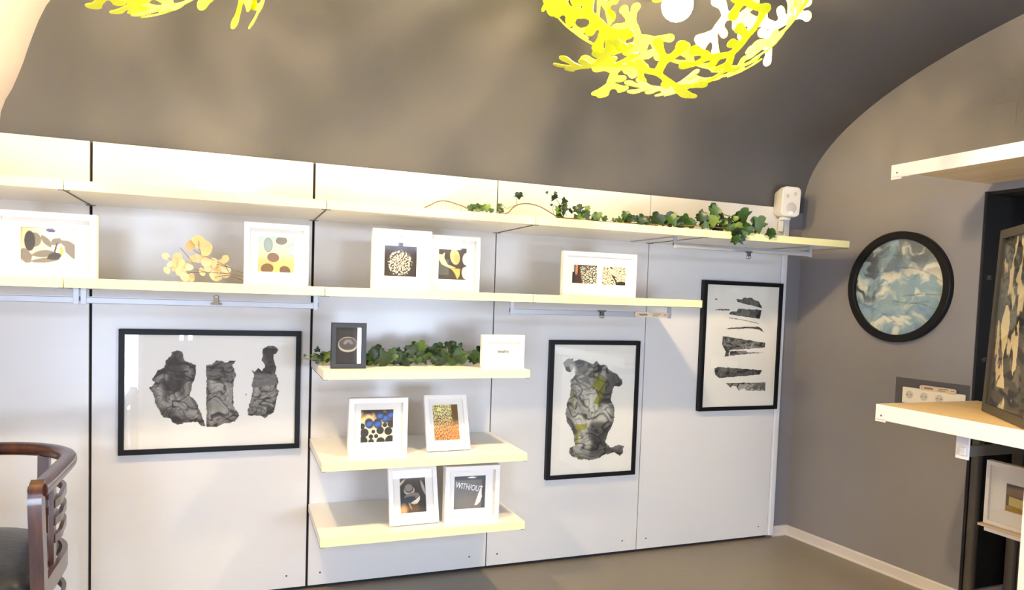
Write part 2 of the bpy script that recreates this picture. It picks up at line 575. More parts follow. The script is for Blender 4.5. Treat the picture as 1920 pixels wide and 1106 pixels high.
# ------------------------------------------------------------------ wall cladding panels
PJ = [-4.59, -3.710, -2.830, -1.950, -1.070, -0.166]
PT, PB = 1.963, 0.018
for i in range(5):
    a, b = PJ[i], PJ[i + 1]
    g = (0.0055, 0.0055, 0.0028, 0.0022, 0.0015)[i]
    gl = (0.0055, 0.0055, 0.0055, 0.0028, 0.0022)[i]
    mb = MB().box((a + gl, 0.0, PB), (b - g, 0.018, PT), bevel=0.0008, seg=1)
    p = mb.build('panel', PANEL, wall_back)
    for sx in ((b - 0.09, a + 0.06) if i < 4 else (a + 0.06, b - 0.07)):
        s = MB().cyl((sx, -0.0008, 0.075), (sx, 0.004, 0.075), 0.0042, n=8).build('screw', DARKGAP, p)
mb = MB()
mb.box((PJ[0], 0.018, 0.0), (PJ[-1], 0.026, PT - 0.004))
setp(mb.build('trim_3', DARKGAP), kind='structure')
mb = MB()
mb.box((-0.165, -0.004, 0.016), (-0.124, 0.026, 1.90), bevel=0.003)
mb.box((-0.158, -0.0075, 0.016), (-0.131, -0.003, 1.90), bevel=0.002)
setp(mb.build('trim_1', WSTEEL), kind='structure')

# ================================================================== SHELVES
SD = 0.50
def wall_shelf(x0, x1, ztop, label, group, thick=0.034, depth=SD, plates=(True, True)):
    t = setp(empty('wall_shelf', ((x0 + x1) / 2, 0, ztop - thick)), label, 'shelf', group)
    hw = (x1 - x0) / 2 - 0.0015
    MB().box((-hw, -depth + 0.006, 0), (hw, -0.001, thick), bevel=0.001, seg=1).build('board', SHELF, t)
    MB().box((-hw, -depth, -0.0005), (hw, -depth + 0.0055, thick + 0.0003), bevel=0.0012).build('edge_band', EDGE, t)
    for s, on in zip((-1, 1), plates):
        if not on: continue
        mb = MB()
        mb.box((s * (hw - 0.0008) - 0.0006, -depth + 0.01, -0.003), (s * (hw - 0.0008) + 0.0006, -0.002, -0.0004))
        mb.box((s * (hw - 0.008) - 0.008, -depth + 0.004, -0.0035), (s * (hw - 0.008) + 0.008, -depth + 0.014, -0.0004))
        mb.box((s * (hw - 0.008) - 0.008, -0.012, -0.0035), (s * (hw - 0.008) + 0.008, -0.002, -0.0004))
        mb.build('bracket', STEEL, t)
    return t
Z1, Z2, Z3, Z4, Z5 = 1.7395, 1.4035, 1.074, 0.708, 0.4035
top_names = ['cream upper shelf at the far left, above the leaf photograph', 'cream upper shelf above the dried seed-pod sprig, second from the left',
             'cream upper shelf where the bare ivy stem begins', 'cream upper shelf carrying the middle of the ivy garland', 'cream upper shelf running past the panel towards the grey wall']
J = PJ[:5] + [-0.170]
for i in range(5):
    wall_shelf(J[i], J[i + 1], Z1, top_names[i], 'upper row of cream shelves')
low_names = ['cream second-row shelf under the leaf photograph at far left', 'cream second-row shelf holding the dried seed-pod sprig',
             'cream second-row shelf holding two overlapping square white frames', 'cream second-row shelf under the white frame with two small prints']
for i in range(4):
    wall_shelf(J[i], J[i + 1], Z2, low_names[i], 'second row of cream shelves')
for z, lb in ((Z3, 'short cream shelf with the black jellyfish frame and ivy'), (Z4, 'short cream shelf, middle of the three stacked ones'), (Z5, 'lowest short cream shelf, just above the floor')):
    wall_shelf(J[2], J[3], z, lb, 'three short shelves one above another', plates=(True, True))

# ------------------------------------------------------------------ hanging rails, clips, tags
def hanging_rail(x0, x1, zs, label, y=-0.44, drop=0.058):
    t = setp(empty('hanging_rail', ((x0 + x1) / 2, y, zs)), label, 'rail', 'grey hanging rails under the shelves')
    hw = (x1 - x0) / 2
    for s in (-1, 1):
        xe = s * (hw - 0.008)
        mb = MB()
        mb.box((xe - 0.009, -0.004, -drop), (xe + 0.009, 0.004, -0.0005), bevel=0.001)
        mb.box((xe - 0.009, 0.004, -0.004), (xe + 0.009, 0.40, -0.0008))
        b = mb.build('bracket', ALU, t)
        MB().box((xe + s * 0.0085, -0.0025, -drop + 0.012), (xe + s * 0.0105, 0.0025, -drop + 0.028)).build('slot', BLACK, b)
    mb = MB()
    mb.box((-hw + 0.016, -0.003, -drop + 0.004), (hw - 0.016, 0.012, -drop + 0.026), bevel=0.002)
    mb.box((-hw + 0.016, 0.0, -drop + 0.024), (hw - 0.016, 0.014, -drop + 0.0285))
    mb.build('bar', ALU, t)
    return t
hanging_rail(-4.53, -3.674, Z2 - 0.034, 'grey hanging rail at far left, ending beside the first panel joint')
hanging_rail(-3.667, -2.85, Z2 - 0.034, 'grey hanging rail with a brass bulldog clip above the wide black frame')
hanging_rail(-2.032, -1.207, Z2 - 0.034, 'grey hanging rail with a wooden tag at its right end')
hanging_rail(-1.208, -0.364, Z1 - 0.034, 'grey hanging rail under the upper shelf, beside the grey wall')

def bulldog(loc, mt, label, flip=False):
    t = setp(empty('bulldog_clip', loc), label, 'clip', 'bulldog clips on the hanging rails')
    k = -1 if flip else 1
    mb = MB()
    for s in (-1, 1):
        mb.box((-0.019, s * 0.004 - 0.0008 - 0.006, -0.009 * k - 0.003), (0.019, s * 0.004 + 0.0008 - 0.006, -0.009 * k + 0.003), bevel=0.0006)
        mb.box((-0.008, s * 0.006 - 0.0007 - 0.006, -0.008 if k > 0 else -0.012), (0.008, s * 0.006 + 0.0007 - 0.006, 0.012 if k > 0 else 0.008), bevel=0.0005)
    mb.build('jaw', mt, t)
    mb = MB(); mb.cyl((-0.009, -0.006, 0.004 * k), (0.009, -0.006, 0.004 * k), 0.0042, n=10)
    mb.build('spring', mt, t)
    mb = MB()
    for s in (-1, 1):
        pts = spline([(-0.006, -0.006 + s * 0.004, 0.010 * k), (-0.0085, -0.006 + s * 0.007, 0.018 * k), (0, -0.006 + s * 0.008, 0.024 * k), (0.0085, -0.006 + s * 0.007, 0.018 * k), (0.006, -0.006 + s * 0.004, 0.010 * k)], 4)
        mb.sweep(pts, circ(0.0014, 6), up=(0, 1, 0))
    mb.build('handle', mt, t)
    return t
bulldog((-3.222, -0.447, 1.3345), BRASS, 'brass bulldog clip on the rail above the wide black frame')
bulldog((-1.585, -0.447, 1.330), CHROME, 'silver bulldog clip at mid rail, left of the wooden tag', True)
bulldog((-0.775, -0.447, 1.643), CHROME, 'silver bulldog clip on the rail beside the tall striped print', True)

def wooden_tag(loc, rz, ry, label, L=0.185, H=0.024):
    t = setp(empty('wooden_tag', loc, (0, ry, rz)), label, 'tag', 'small wooden name tags')
    n = 10
    pts = []
    for k in range(n + 1):
        a = -PI / 2 + PI * k / n
        pts.append((L / 2 - H / 2 + H / 2 * math.cos(a), H / 2 * math.sin(a)))
    for k in range(n + 1):
        a = PI / 2 + PI * k / n
        pts.append((-L / 2 + H / 2 + H / 2 * math.cos(a), H / 2 * math.sin(a)))
    N = len(pts)
    v = [(x, -0.0015, z) for x, z in pts] + [(x, 0.0015, z) for x, z in pts]
    MB().faces(v, [tuple(range(N)), tuple(range(2 * N - 1, N - 1, -1))] + [(k, (k + 1) % N, N + (k + 1) % N, N + k) for k in range(N)]).build('tag_board', TAGWOOD, t)
    def txt(body, size, x, z, bold, sx=1.0):
        o = link('lettering', text_mesh(body, size, bold, sx), TEXTINK, t)
        o.location = (x, -0.0019, z)
    txt('bebafink', 0.0155, -0.045, 0.0, 0.02, 0.85)
    txt('(', 0.016, -0.079, 0.0, 0.0)
    mb = MB()                                   # fine print, too small to read
    rr = random.Random(5)
    for x0, x1, z in ((0.004, 0.052, 0.004), (0.006, 0.036, -0.0045), (0.066, 0.082, 0.001)):
        x = x0
        while x < x1:
            wd = rr.uniform(0.002, 0.006)
            mb.box((x, -0.0019, z - 0.0016), (x + wd, -0.0016, z + 0.0016)); x += wd + 0.0014
    setp(mb.build('fine_print', TEXTINK, t), kind='stuff')
    return t
wooden_tag((-1.318, -0.4478, 1.3275), 0, R(0), 'wooden name tag fixed on the grey hanging rail')

# ================================================================== PICTURE ARTS (flat prints)
CREAM = (0.95, 0.93, 0.88)
def base(U, c=CREAM):
    return np.ones(U.shape + (3,)) * np.array(c)
def crumple(U, V, s, seed=0):
    q = s * 0.42
    wx = fbm(U * q * 0.6, V * q * 0.6, 2, seed + 3)
    wy = fbm(U * q * 0.6 + 9, V * q * 0.6 + 4, 2, seed + 5)
    a = U * q + 0.9 * wx; b = V * q * 1.25 + 0.9 * wy
    f = fbm(a, b, 2, seed)
    f2 = fbm(a * 1.9 + 5, b * 1.9, 2, seed + 1)
    br = np.clip(0.45 + 1.6 * fbm(a * 1.3 + 7, b * 1.3, 2, seed + 6), 0, 1)      # folds break up
    fold = np.exp(-(f / 0.085) ** 2) * (0.35 + 0.75 * br)
    fine = np.exp(-(f2 / 0.07) ** 2) * 0.55 * (1 - 0.7 * br)
    shade = 0.30 * sstep(0.0, 0.30, f) * br
    return np.clip(fold + fine + shade, 0, 1), f
def warp(U, V, s, a, seed=0):
    return U + a * fbm(U * s, V * s, 3, seed), V + a * fbm(U * s + 31, V * s + 7, 3, seed + 2)

QA = [(125, 110), (1468, 118), (1448, 955), (128, 1022)]
A1 = unquad(QA, [(445, 340), (450, 315), (490, 285), (500, 250), (540, 238), (580, 245), (590, 290), (600, 320), (690, 355), (680, 440), (660, 500), (640, 590), (690, 640), (720, 720), (765, 830), (740, 830), (700, 795), (640, 800), (600, 805), (540, 820), (505, 800), (480, 765), (430, 765), (400, 700), (370, 650), (360, 600), (345, 560), (318, 530), (345, 520), (370, 490), (345, 475), (360, 440), (400, 390), (440, 370)])
A1d = unquad(QA, [(455, 300), (580, 245), (590, 400), (600, 640), (560, 590), (520, 540), (480, 600), (420, 660), (430, 560), (480, 420), (360, 440), (445, 360)])
A1e = unquad(QA, [(430, 680), (500, 700), (560, 820), (500, 800), (430, 760)])
A2 = unquad(QA, [(765, 350), (810, 345), (850, 312), (900, 320), (930, 335), (950, 312), (998, 318), (970, 350), (990, 400), (1000, 430), (980, 480), (975, 560), (980, 680), (1010, 720), (1022, 745), (990, 790), (950, 805), (900, 805), (850, 835), (770, 835)])
A2d = unquad(QA, [(765, 350), (850, 312), (940, 340), (998, 318), (990, 430), (960, 500), (880, 480), (765, 440)])
A3 = unquad(QA, [(1120, 385), (1145, 400), (1165, 375), (1200, 395), (1225, 350), (1195, 310), (1205, 270), (1200, 215), (1240, 198), (1280, 195), (1310, 210), (1325, 235), (1295, 270), (1290, 310), (1308, 360), (1305, 420), (1325, 480), (1310, 530), (1330, 545), (1305, 650), (1290, 720), (1245, 740), (1215, 770), (1190, 745), (1090, 742), (1090, 690), (1120, 600), (1125, 520), (1140, 430)])
A3d = unquad(QA, [(1195, 205), (1325, 205), (1300, 270), (1310, 430), (1140, 410), (1165, 375), (1225, 350)])
A3g = unquad(QA, [(1120, 510), (1140, 425), (1310, 420), (1320, 500), (1130, 530)])
def ink_region(img, U, V, poly, wa, s, seed, asp, dark=None, darkamt=0.75, tone=(0.70, 0.68, 0.63), extra=None):
    wu, wv = warp(U * asp, V, 22, wa * 1.7, seed)
    wu = wu + 0.004 * fbm(U * 90, V * 90, 2, seed)
    inside = inpoly(wu / asp, wv, poly)
    cr, n = crumple(U * asp, V, s, seed)
    wu2, wv2 = warp(U * asp, V, 9, wa * 3.0, seed + 4)
    big = np.clip(0.5 + 0.9 * fbm(U * asp * 5, V * 5, 3, seed + 8), 0, 1)
    k = np.clip(0.08 + cr * 0.80 + 0.40 * (big - 0.52), 0, 1)
    # darker along the outline: shrunk copies of the outline
    cx = sum(p[0] for p in poly) / len(poly); cy = sum(p[1] for p in poly) / len(poly)
    ins = np.zeros(U.shape)
    for sc_ in (0.88, 0.78):
        ins = ins + inpoly((wu2 / asp - cx) / sc_ + cx, (wv2 - cy) / sc_ + cy, poly) * 0.5
    k = np.clip(k + 0.30 * (1 - ins), 0, 1)
    for dp in (dark or []):
        dd = np.zeros(U.shape)
        for (ja, jb) in ((0, 0), (0.012, 0.008), (-0.012, 0.01), (0.008, -0.014), (-0.01, -0.01), (0.02, 0), (-0.02, 0), (0, 0.02), (0, -0.02)):
            dd = dd + inpoly(wu2 / asp + ja, wv2 + jb, dp) / 9.0
        k = k * (1 - dd) + dd * np.clip(darkamt + 0.05 + 0.65 * (cr - 0.35), 0, 1)
    col = np.array(tone) * (1 - k[..., None]) + np.array((0.035, 0.034, 0.033)) * k[..., None]
    if extra is not None: col = extra(col, U, V, k)
    return np.where(inside[..., None], col, img)
def artA(U, V):
    asp = 1.4
    img = base(U, (0.945, 0.93, 0.89))
    img = ink_region(img, U, V, A1, 0.006, 17, 2, asp, [A1d, A1e], 0.85)
    img = ink_region(img, U, V, A2, 0.006, 19, 5, asp, [A2d], 0.62)
    img = ink_region(img, U, V, A3, 0.007, 18, 9, asp, [A3d], 0.95)
    g = inpoly(*warp(U, V, 8, 0.01, 3), A3g)
    img = np.where(g[..., None], np.array((0.42, 0.41, 0.39)) + 0.12 * fbm(U * 20, V * 40, 3, 4)[..., None], img)
    sp = (perlin(U * 90, V * 70, 6) > 0.42) & (U > 0.685) & (U < 0.765) & (V > 0.3) & (V < 0.68) & (perlin(U * 14, V * 9, 1) > -0.1 + (0.765 - U) * 3)
    return np.where(sp[..., None], np.array((0.15, 0.15, 0.14)), img)

QB = [(133, 95), (697, 103), (640, 985), (83, 1008)]
B1 = unquad(QB, [(197, 225), (220, 195), (255, 195), (262, 215), (300, 205), (340, 215), (400, 235), (425, 215), (440, 240), (480, 240), (510, 280), (560, 310), (595, 345), (595, 380), (570, 395), (540, 400), (520, 440), (515, 490), (540, 560), (530, 650), (490, 720), (470, 780), (500, 820), (560, 805), (598, 805), (590, 850), (570, 885), (530, 855), (470, 865), (430, 890), (370, 905), (300, 900), (250, 885), (222, 850), (230, 820), (262, 800), (250, 700), (215, 650), (205, 580), (215, 500), (240, 460), (240, 350), (275, 310), (270, 260), (240, 295), (210, 285)])
BD = [unquad(QB, p) for p in ([(262, 215), (330, 215), (360, 270), (300, 320), (275, 310), (285, 260)], [(480, 270), (520, 290), (595, 345), (590, 390), (540, 400), (515, 460), (480, 500), (450, 460), (490, 350)], [(380, 640), (470, 660), (480, 780), (520, 830), (430, 890), (360, 880), (380, 760), (345, 740)])]
BO = [unquad(QB, p) for p in ([(390, 305), (480, 345), (470, 440), (430, 525), (395, 515), (440, 430), (380, 390), (415, 350)], [(265, 655), (350, 650), (345, 690), (290, 700), (285, 790), (262, 800)], [(240, 430), (262, 430), (262, 560), (245, 540)], [(270, 870), (320, 880), (310, 903), (270, 895)])]
def artB(U, V):
    asp = 0.69
    img = base(U, (0.945, 0.93, 0.88))
    def ol(col, U, V, k):
        for p in BO:
            q = inpoly(*warp(U, V, 12, 0.008, 2), p)
            col = np.where(q[..., None], np.array((0.64, 0.63, 0.16)) * (1 - 0.6 * k[..., None]), col)
        return col
    return ink_region(img, U, V, B1, 0.008, 17, 12, asp, BD, 0.78, tone=(0.80, 0.79, 0.72), extra=ol)

QC = [(177, 88), (707, 108), (636, 1000), (113, 1005)]
CS = [unquad(QC, p) for p in (
    [(388, 200), (430, 205), (440, 188), (500, 192), (520, 208), (550, 215), (578, 268), (430, 230), (395, 222)],
    [(400, 272), (572, 282), (555, 348), (390, 325), (330, 315), (345, 295), (390, 292)],
    [(225, 285), (260, 276), (335, 276), (335, 286)],
    [(310, 420), (420, 410), (540, 408), (572, 428), (582, 449), (545, 430), (480, 420), (330, 427)],
    [(285, 478), (590, 530), (588, 565), (330, 582), (325, 628), (292, 632), (300, 590), (275, 540)],
    [(330, 590), (450, 588), (450, 600), (580, 602), (440, 614), (330, 625)],
    [(215, 720), (240, 708), (300, 712), (560, 735), (545, 768), (250, 790), (220, 765)],
    [(295, 828), (585, 828), (580, 888), (440, 885), (425, 870), (385, 885), (370, 850), (340, 850), (330, 862)],
    [(330, 338), (440, 358), (550, 382), (548, 386), (440, 363), (330, 342)],
    [(232, 198), (246, 196), (250, 206), (235, 208)])]
def artC(U, V):
    asp = 0.70
    img = base(U, (0.945, 0.925, 0.87))
    da = [0.8, 0.7, 0.9, 0.6, None, 0.7, None, None, 0.3, 0.4]
    for i, p in enumerate(CS):
        img = ink_region(img, U, V, p, 0.003, 20 + i, 20 + 3 * i, asp, None, tone=(0.72, 0.70, 0.64) if i in (4, 5, 7) else (0.45, 0.44, 0.41))
    return img

def artD(U, V):
    wx, wy = warp(U, V, 3.2, 0.22, 3)
    wx2, wy2 = warp(wx, wy, 7, 0.06, 8)
    img = base(U, (0.53, 0.64, 0.70))
    img = mixc(img, (0.42, 0.56, 0.70), sstep(0.05, 0.5, fbm(wx2 * 4, wy2 * 5, 4, 1)))
    img = mixc(img, (0.36, 0.52, 0.72), sstep(0.1, 0.5, fbm(wx2 * 5 + 4, wy2 * 7, 4, 5)) * sstep(0.6, 0.15, V))
    img = mixc(img, (0.86, 0.86, 0.80), sstep(-0.05, 0.28, fbm(wx2 * 3.3 + 11, wy2 * 5.5 + 2, 4, 7)))
    img = mixc(img, (0.84, 0.86, 0.74), sstep(0.05, 0.35, fbm(wx2 * 3 + 1, wy2 * 6 + 12, 3, 9)) * sstep(0.35, 0.8, U) * sstep(0.55, 0.3, V))
    top = sstep(0.55, 0.85, V + 0.10 * fbm(U * 5, V * 5, 3, 6))
    img = mixc(img, (0.36, 0.38, 0.41), sstep(-0.22, 0.10, fbm(wx2 * 3.5 + 3, wy2 * 5 + 8, 4, 2)) * top * 0.9)
    lft = sstep(0.42, 0.1, U) * sstep(0.25, 0.45, V)
    img = mixc(img, (0.24, 0.25, 0.28), sstep(-0.04, 0.12, fbm(wx2 * 4 + 13, wy2 * 7 + 8, 4, 4)) * lft)
    for (x0, y0, x1, y1, b) in ((0.47, 0.70, 1.0, 0.53, 0.03), (0.0, 0.34, 0.52, 0.12, 0.015), (0.45, 0.355, 0.85, 0.36, -0.01), (0.55, 0.405, 1.0, 0.42, 0.008), (0.62, 0.34, 0.95, 0.27, 0.01), (0.28, 0.50, 0.42, 0.53, 0.0), (0.1, 0.69, 0.47, 0.70, -0.02)):
        t = np.clip((U - x0) / (x1 - x0), 0, 1)
        yl = y0 + (y1 - y0) * t + b * np.sin(PI * t) * 2 + 0.006 * perlin(U * 14, V * 2, 3)
        k = np.exp(-((V - yl) / 0.006) ** 2) * (U > x0) * (U < x1)
        img = mixc(img, (0.22, 0.28, 0.34), 0.5 * k * (0.4 + 0.6 * np.clip(0.5 + 2 * perlin(U * 9, V * 9, 2), 0, 1)))
    return img

def artE(U, V):          # large dark canvas with torn cream shapes
    wx, wy = warp(U, V, 6, 0.07, 3)
    img = base(U, (0.32, 0.31, 0.28))
    img = mixc(img, (0.12, 0.12, 0.11), sstep(0.0, 0.12, fbm(U * 3, V * 14, 3, 4)))
    img = mixc(img, (0.45, 0.44, 0.40), sstep(0.12, 0.2, fbm(U * 4 + 5, V * 10, 4, 9)))
    img = mixc(img, (0.88, 0.82, 0.68), sstep(0.10, 0.14, fbm(wx * 5.0 + 2, wy * 3.4 + 1, 5, 14)))
    img = mixc(img, (0.93, 0.87, 0.72), (np.abs(wx - 0.20 - 0.12 * (0.6 - V)) < 0.055 + 0.05 * np.sin(V * 17)) * ((V > 0.12) & (V < 0.60)) * 1.0)
    return img

def ell(U, V, cx, cy, rx, ry, ang=0.0, soft=0.06):
    c, s = math.cos(ang), math.sin(ang)
    x = ((U - cx) * c + (V - cy) * s) / rx; y = (-(U - cx) * s + (V - cy) * c) / ry
    return sstep(1 + soft, 1 - soft, np.sqrt(x * x + y * y))
def leafm(U, V, cx, cy, L, wd, ang, soft=0.10):
    c, s = math.cos(ang), math.sin(ang)
    x = ((U - cx) * c + (V - cy) * s) / L; y = (-(U - cx) * s + (V - cy) * c) / wd
    return sstep(soft, -soft, np.abs(y) - (1 - x * x)) * (np.abs(x) < 1)
def artF1(U, V):
    img = base(U, (0.95, 0.90, 0.82))
    img = mixc(img, (0.90, 0.52, 0.38), sstep(0.40, 0.05, U + 0.5 * (1 - V)))
    img = mixc(img, (0.96, 0.82, 0.64), ell(U, V, 0.25, 0.55, 0.24, 0.6, 0.3, 0.5) * 0.7)
    img = mixc(img, (0.66, 0.85, 0.98), sstep(0.07, 0.0, np.abs(U - 0.86 - 0.04 * np.sin(V * 6))))
    G = (0.44, 0.43, 0.40); D = (0.18, 0.18, 0.18)
    img = mixc(img, G, ell(U, V, 0.26, 0.66, 0.12, 0.2)); img = mixc(img, D, ell(U, V, 0.17, 0.62, 0.10, 0.28))
    for a in ((0.47, 0.63, 0.20, 0.07, -1.1), (0.65, 0.63, 0.13, 0.09, 0.9), (0.83, 0.58, 0.15, 0.075, -0.75), (0.42, 0.28, 0.24, 0.10, 0.25), (0.45, 0.10, 0.30, 0.07, 0.18), (0.10, 0.2, 0.12, 0.22, 0.2), (0.95, 0.4, 0.14, 0.3, 0.4)):
        img = mixc(img, G, leafm(U, V, *a))
    img = mixc(img, D, leafm(U, V, 0.62, 0.22, 0.16, 0.10, 0.5)); img = mixc(img, D, leafm(U, V, 0.64, 0.44, 0.2, 0.018, 1.4))
    img = mixc(img, (0.25, 0.27, 0.5), ell(U, V, 0.55, 0.93, 0.09, 0.05, -0.1))
    img = mixc(img, (0.92, 0.66, 0.24), ell(U, V, 0.75, 0.38, 0.035, 0.12))
    return mixc(img, (0.4, 0.3, 0.2), np.clip(0.8 * (sstep(0.03, 0, 1 - V) + 0.5 * sstep(0.05, 0, U)), 0, 1))
def artF2(U, V):
    t = sstep(0.1, 0.9, V)
    img = np.array((0.90, 0.66, 0.42)) * (1 - t[..., None]) + np.array((0.62, 0.72, 0.76)) * t[..., None]
    img = mixc(img, (0.92, 0.86, 0.74), np.exp(-((V - 0.6) / 0.14) ** 2) * 0.7)
    for (x, y, rx, ry, a, c) in ((0.28, 0.76, 0.12, 0.20, 0, (0.50, 0.58, 0.62)), (0.64, 0.9, 0.15, 0.11, 0.1, (0.42, 0.42, 0.44)), (0.42, 0.42, 0.16, 0.13, -0.1, (0.45, 0.36, 0.33)), (0.26, 0.1, 0.17, 0.14, 0.2, (0.40, 0.31, 0.20)), (0.75, 0.06, 0.15, 0.13, -0.3, (0.36, 0.28, 0.24)), (0.92, 0.66, 0.12, 0.17, 0, (0.60, 0.76, 0.76))):
        img = mixc(img, c, ell(U, V, x, y, rx, ry, a)); img = mixc(img, tuple(v * 0.6 for v in c), ell(U, V, x, y, rx, ry, a) * (1 - ell(U, V, x, y, rx * 0.9, ry * 0.9, a)) * 0.6)
    return img
def artF3(U, V):
    img = base(U, (0.10, 0.09, 0.09))
    img = mixc(img, (0.30, 0.36, 0.52), sstep(0.45, 1.0, V + 0.15 * fbm(U * 4, V * 4, 3, 2)) * 0.9)  # blue window reflection from the glass, painted into the upper print
    d = np.sqrt((U - 0.48) ** 2 + (V - 0.40) ** 2)
    th = np.arctan2(V - 0.40, U - 0.48)
    f = perlin(th * 6 + 3, d * 16, 3) + 0.5 * perlin(U * 34, V * 34, 5)
    k = sstep(-0.05, 0.12, f) * sstep(0.40, 0.33, d + 0.05 * perlin(th * 5, d * 3, 1))
    return mixc(img, (0.97, 0.91, 0.80), k)
def artF4(U, V):
    img = base(U, (0.26, 0.235, 0.21))
    img = mixc(img, (0.95, 0.80, 0.60), ell(U, V, 0.58, 0.72, 0.17, 0.25, 0.25))
    img = mixc(img, (0.92, 0.62, 0.28), ell(U, V, 0.64, 0.66, 0.10, 0.16, 0.25, 0.5) * 0.5)
    img = mixc(img, (0.95, 0.72, 0.36), inpoly(U, V, [(0.36, 0.38), (0.78, 0.34), (0.76, 0.12), (0.68, 0.02), (0.60, 0.18), (0.50, 0.30)]) * 1.0)
    img = mixc(img, (0.96, 0.88, 0.72), inpoly(U, V, [(0.0, 0.78), (0.12, 0.77), (0.22, 0.84), (0.20, 0.66), (0.34, 0.46), (0.62, 0.38), (0.36, 0.37), (0.12, 0.46), (0.0, 0.62)]) * 1.0)
    img = mixc(img, (0.75, 0.78, 0.84), ell(U, V, 1.0, 0.66, 0.15, 0.20)); img = mixc(img, (0.82, 0.80, 0.80), ell(U, V, 0.98, 0.22, 0.14, 0.2, 0.2))
    return mixc(img, (0.55, 0.62, 0.62), (U < 0.38) * (V > 0.14) * (V < 0.62) * 0.35)
def vor(U, V, s, seed=0, ax=1.0):
    x = U * s; y = V * s * ax
    xi = np.floor(x).astype(int); yi = np.floor(y).astype(int)
    d1 = np.full(U.shape, 9.0); d2 = np.full(U.shape, 9.0)
    for dx in (-1, 0, 1):
        for dy in (-1, 0, 1):
            cx = xi + dx; cy = yi + dy
            h = PERM[(PERM[(cx + seed) & 255] + cy) & 255]
            px = cx + 0.5 + 0.35 * np.cos(GANG[h]); py = cy + 0.5 + 0.35 * np.sin(GANG[h])
            d = np.sqrt((x - px) ** 2 + (y - py) ** 2)
            d2 = np.where(d < d1, d1, np.minimum(d2, d)); d1 = np.minimum(d1, d)
    return d1, d2
def artF5a(U, V):
    wx, wy = warp(U, V, 2.5, 0.12, 2)
    d1, d2 = vor(wx, wy, 11, 3, 0.8)
    img = base(U, (0.10, 0.085, 0.07))
    k = sstep(0.16, 0.34, d2 - d1) * sstep(0.25, 0.42, U + 0.12 * (V - 0.5)) * sstep(0.98, 0.9, V)
    img = mixc(img, (0.95, 0.90, 0.78), k)
    img = mixc(img, (0.86, 0.52, 0.30), (U > 0.12) * (U < 0.22) * (V > 0.45) * 1.0); img = mixc(img, (0.75, 0.84, 0.82), (U < 0.08) * (V > 0.6) * 1.0)
    return mixc(img, (0.30, 0.18, 0.09), ell(U, V, 0.3, 0.2, 0.22, 0.35, 0, 0.4) * (1 - k) * 0.8)
def artF5b(U, V):
    wx, wy = warp(U, V, 3, 0.14, 6)
    d1, d2 = vor(wx + 0.3 * wy, wy, 8, 8, 1.0)
    img = base(U, (0.93, 0.86, 0.72))
    img = mixc(img, (0.10, 0.08, 0.06), sstep(0.17, 0.08, d2 - d1))
    img = mixc(img, (0.10, 0.08, 0.06), sstep(0.05, 0.02, np.abs(U - 0.34 - 0.28 * (1 - V) - 0.03 * np.sin(V * 9))))
    img = mixc(img, (0.93, 0.86, 0.72), ell(U, V, 0.42, 0.72, 0.10, 0.22, 0.6))
    return mixc(img, (0.13, 0.11, 0.08), ell(U, V, 0.82, 0.1, 0.2, 0.12))
def artF6(U, V):
    img = base(U, (0.05, 0.055, 0.075))
    o = ell(U, V, 0.47, 0.53, 0.38, 0.21, 0.0, 0.05); i = ell(U, V, 0.47, 0.55, 0.33, 0.165, 0.0, 0.12)
    img = mixc(img, (0.62, 0.62, 0.60), o * (1 - i)); img = mixc(img, (0.26, 0.27, 0.29), i * (0.6 + 0.4 * np.cos((U - 0.47) * 90) ** 2))
    img = mixc(img, (0.50, 0.50, 0.50), ell(U, V, 0.40, 0.60, 0.11, 0.05, 0.5) * 0.8 + ell(U, V, 0.57, 0.60, 0.11, 0.05, -0.5) * 0.7 * (1 - ell(U, V, 0.40, 0.60, 0.11, 0.05, 0.5)))
    fr = (np.abs(U - 0.47) < 0.30) * sstep(0.03, 0.0, np.abs(V - 0.335 - 0.16 * (1 - np.sqrt(np.clip(1 - ((U - 0.47) / 0.40) ** 2, 0, 1))))) * (np.cos((U) * 130) > 0)
    return mixc(img, (0.50, 0.50, 0.48), fr * 0.9)
def artF7(U, V):
    return base(U, (0.96, 0.94, 0.88))
def artF8(U, V):
    img = base(U, (0.96, 0.90, 0.76))
    img = mixc(img, (0.92, 0.74, 0.46), sstep(0.3, 0.8, V + 0.3 * fbm(U * 4, V * 4, 2, 2)) * 0.8)
    img = mixc(img, (0.16, 0.13, 0.11), sstep(0.72, 0.98, V + 0.25 * fbm(U * 3.4 + 3, V * 3, 3, 5)))
    D = (0.16, 0.165, 0.175)
    for (x, y, r) in ((0.85, 0.33, 0.12), (0.60, 0.36, 0.115), (0.74, 0.52, 0.07), (0.12, 0.30, 0.13), (0.32, 0.18, 0.07), (0.48, 0.19, 0.065), (0.39, 0.33, 0.06), (0.07, 0.05, 0.15), (0.33, 0.02, 0.09), (0.62, 0.02, 0.13), (0.92, 0.04, 0.16), (0.95, 0.56, 0.13), (0.04, 0.5, 0.09)):
        img = mixc(img, D, ell(U, V, x, y, r, r, 0, 0.08))
    for (x, y, r) in ((0.26, 0.58, 0.13), (0.52, 0.57, 0.13), (0.75, 0.74, 0.13), (0.93, 0.84, 0.13), (0.58, 0.82, 0.12)):
        img = mixc(img, (0.15, 0.18, 0.24), ell(U, V, x, y, r, r * 1.2, 0.3, 0.2)); img = mixc(img, (0.22, 0.42, 0.82), ell(U, V, x, y - 0.02, r * 0.8, r * 0.6, 0.3, 0.6) * 0.9)
    return img
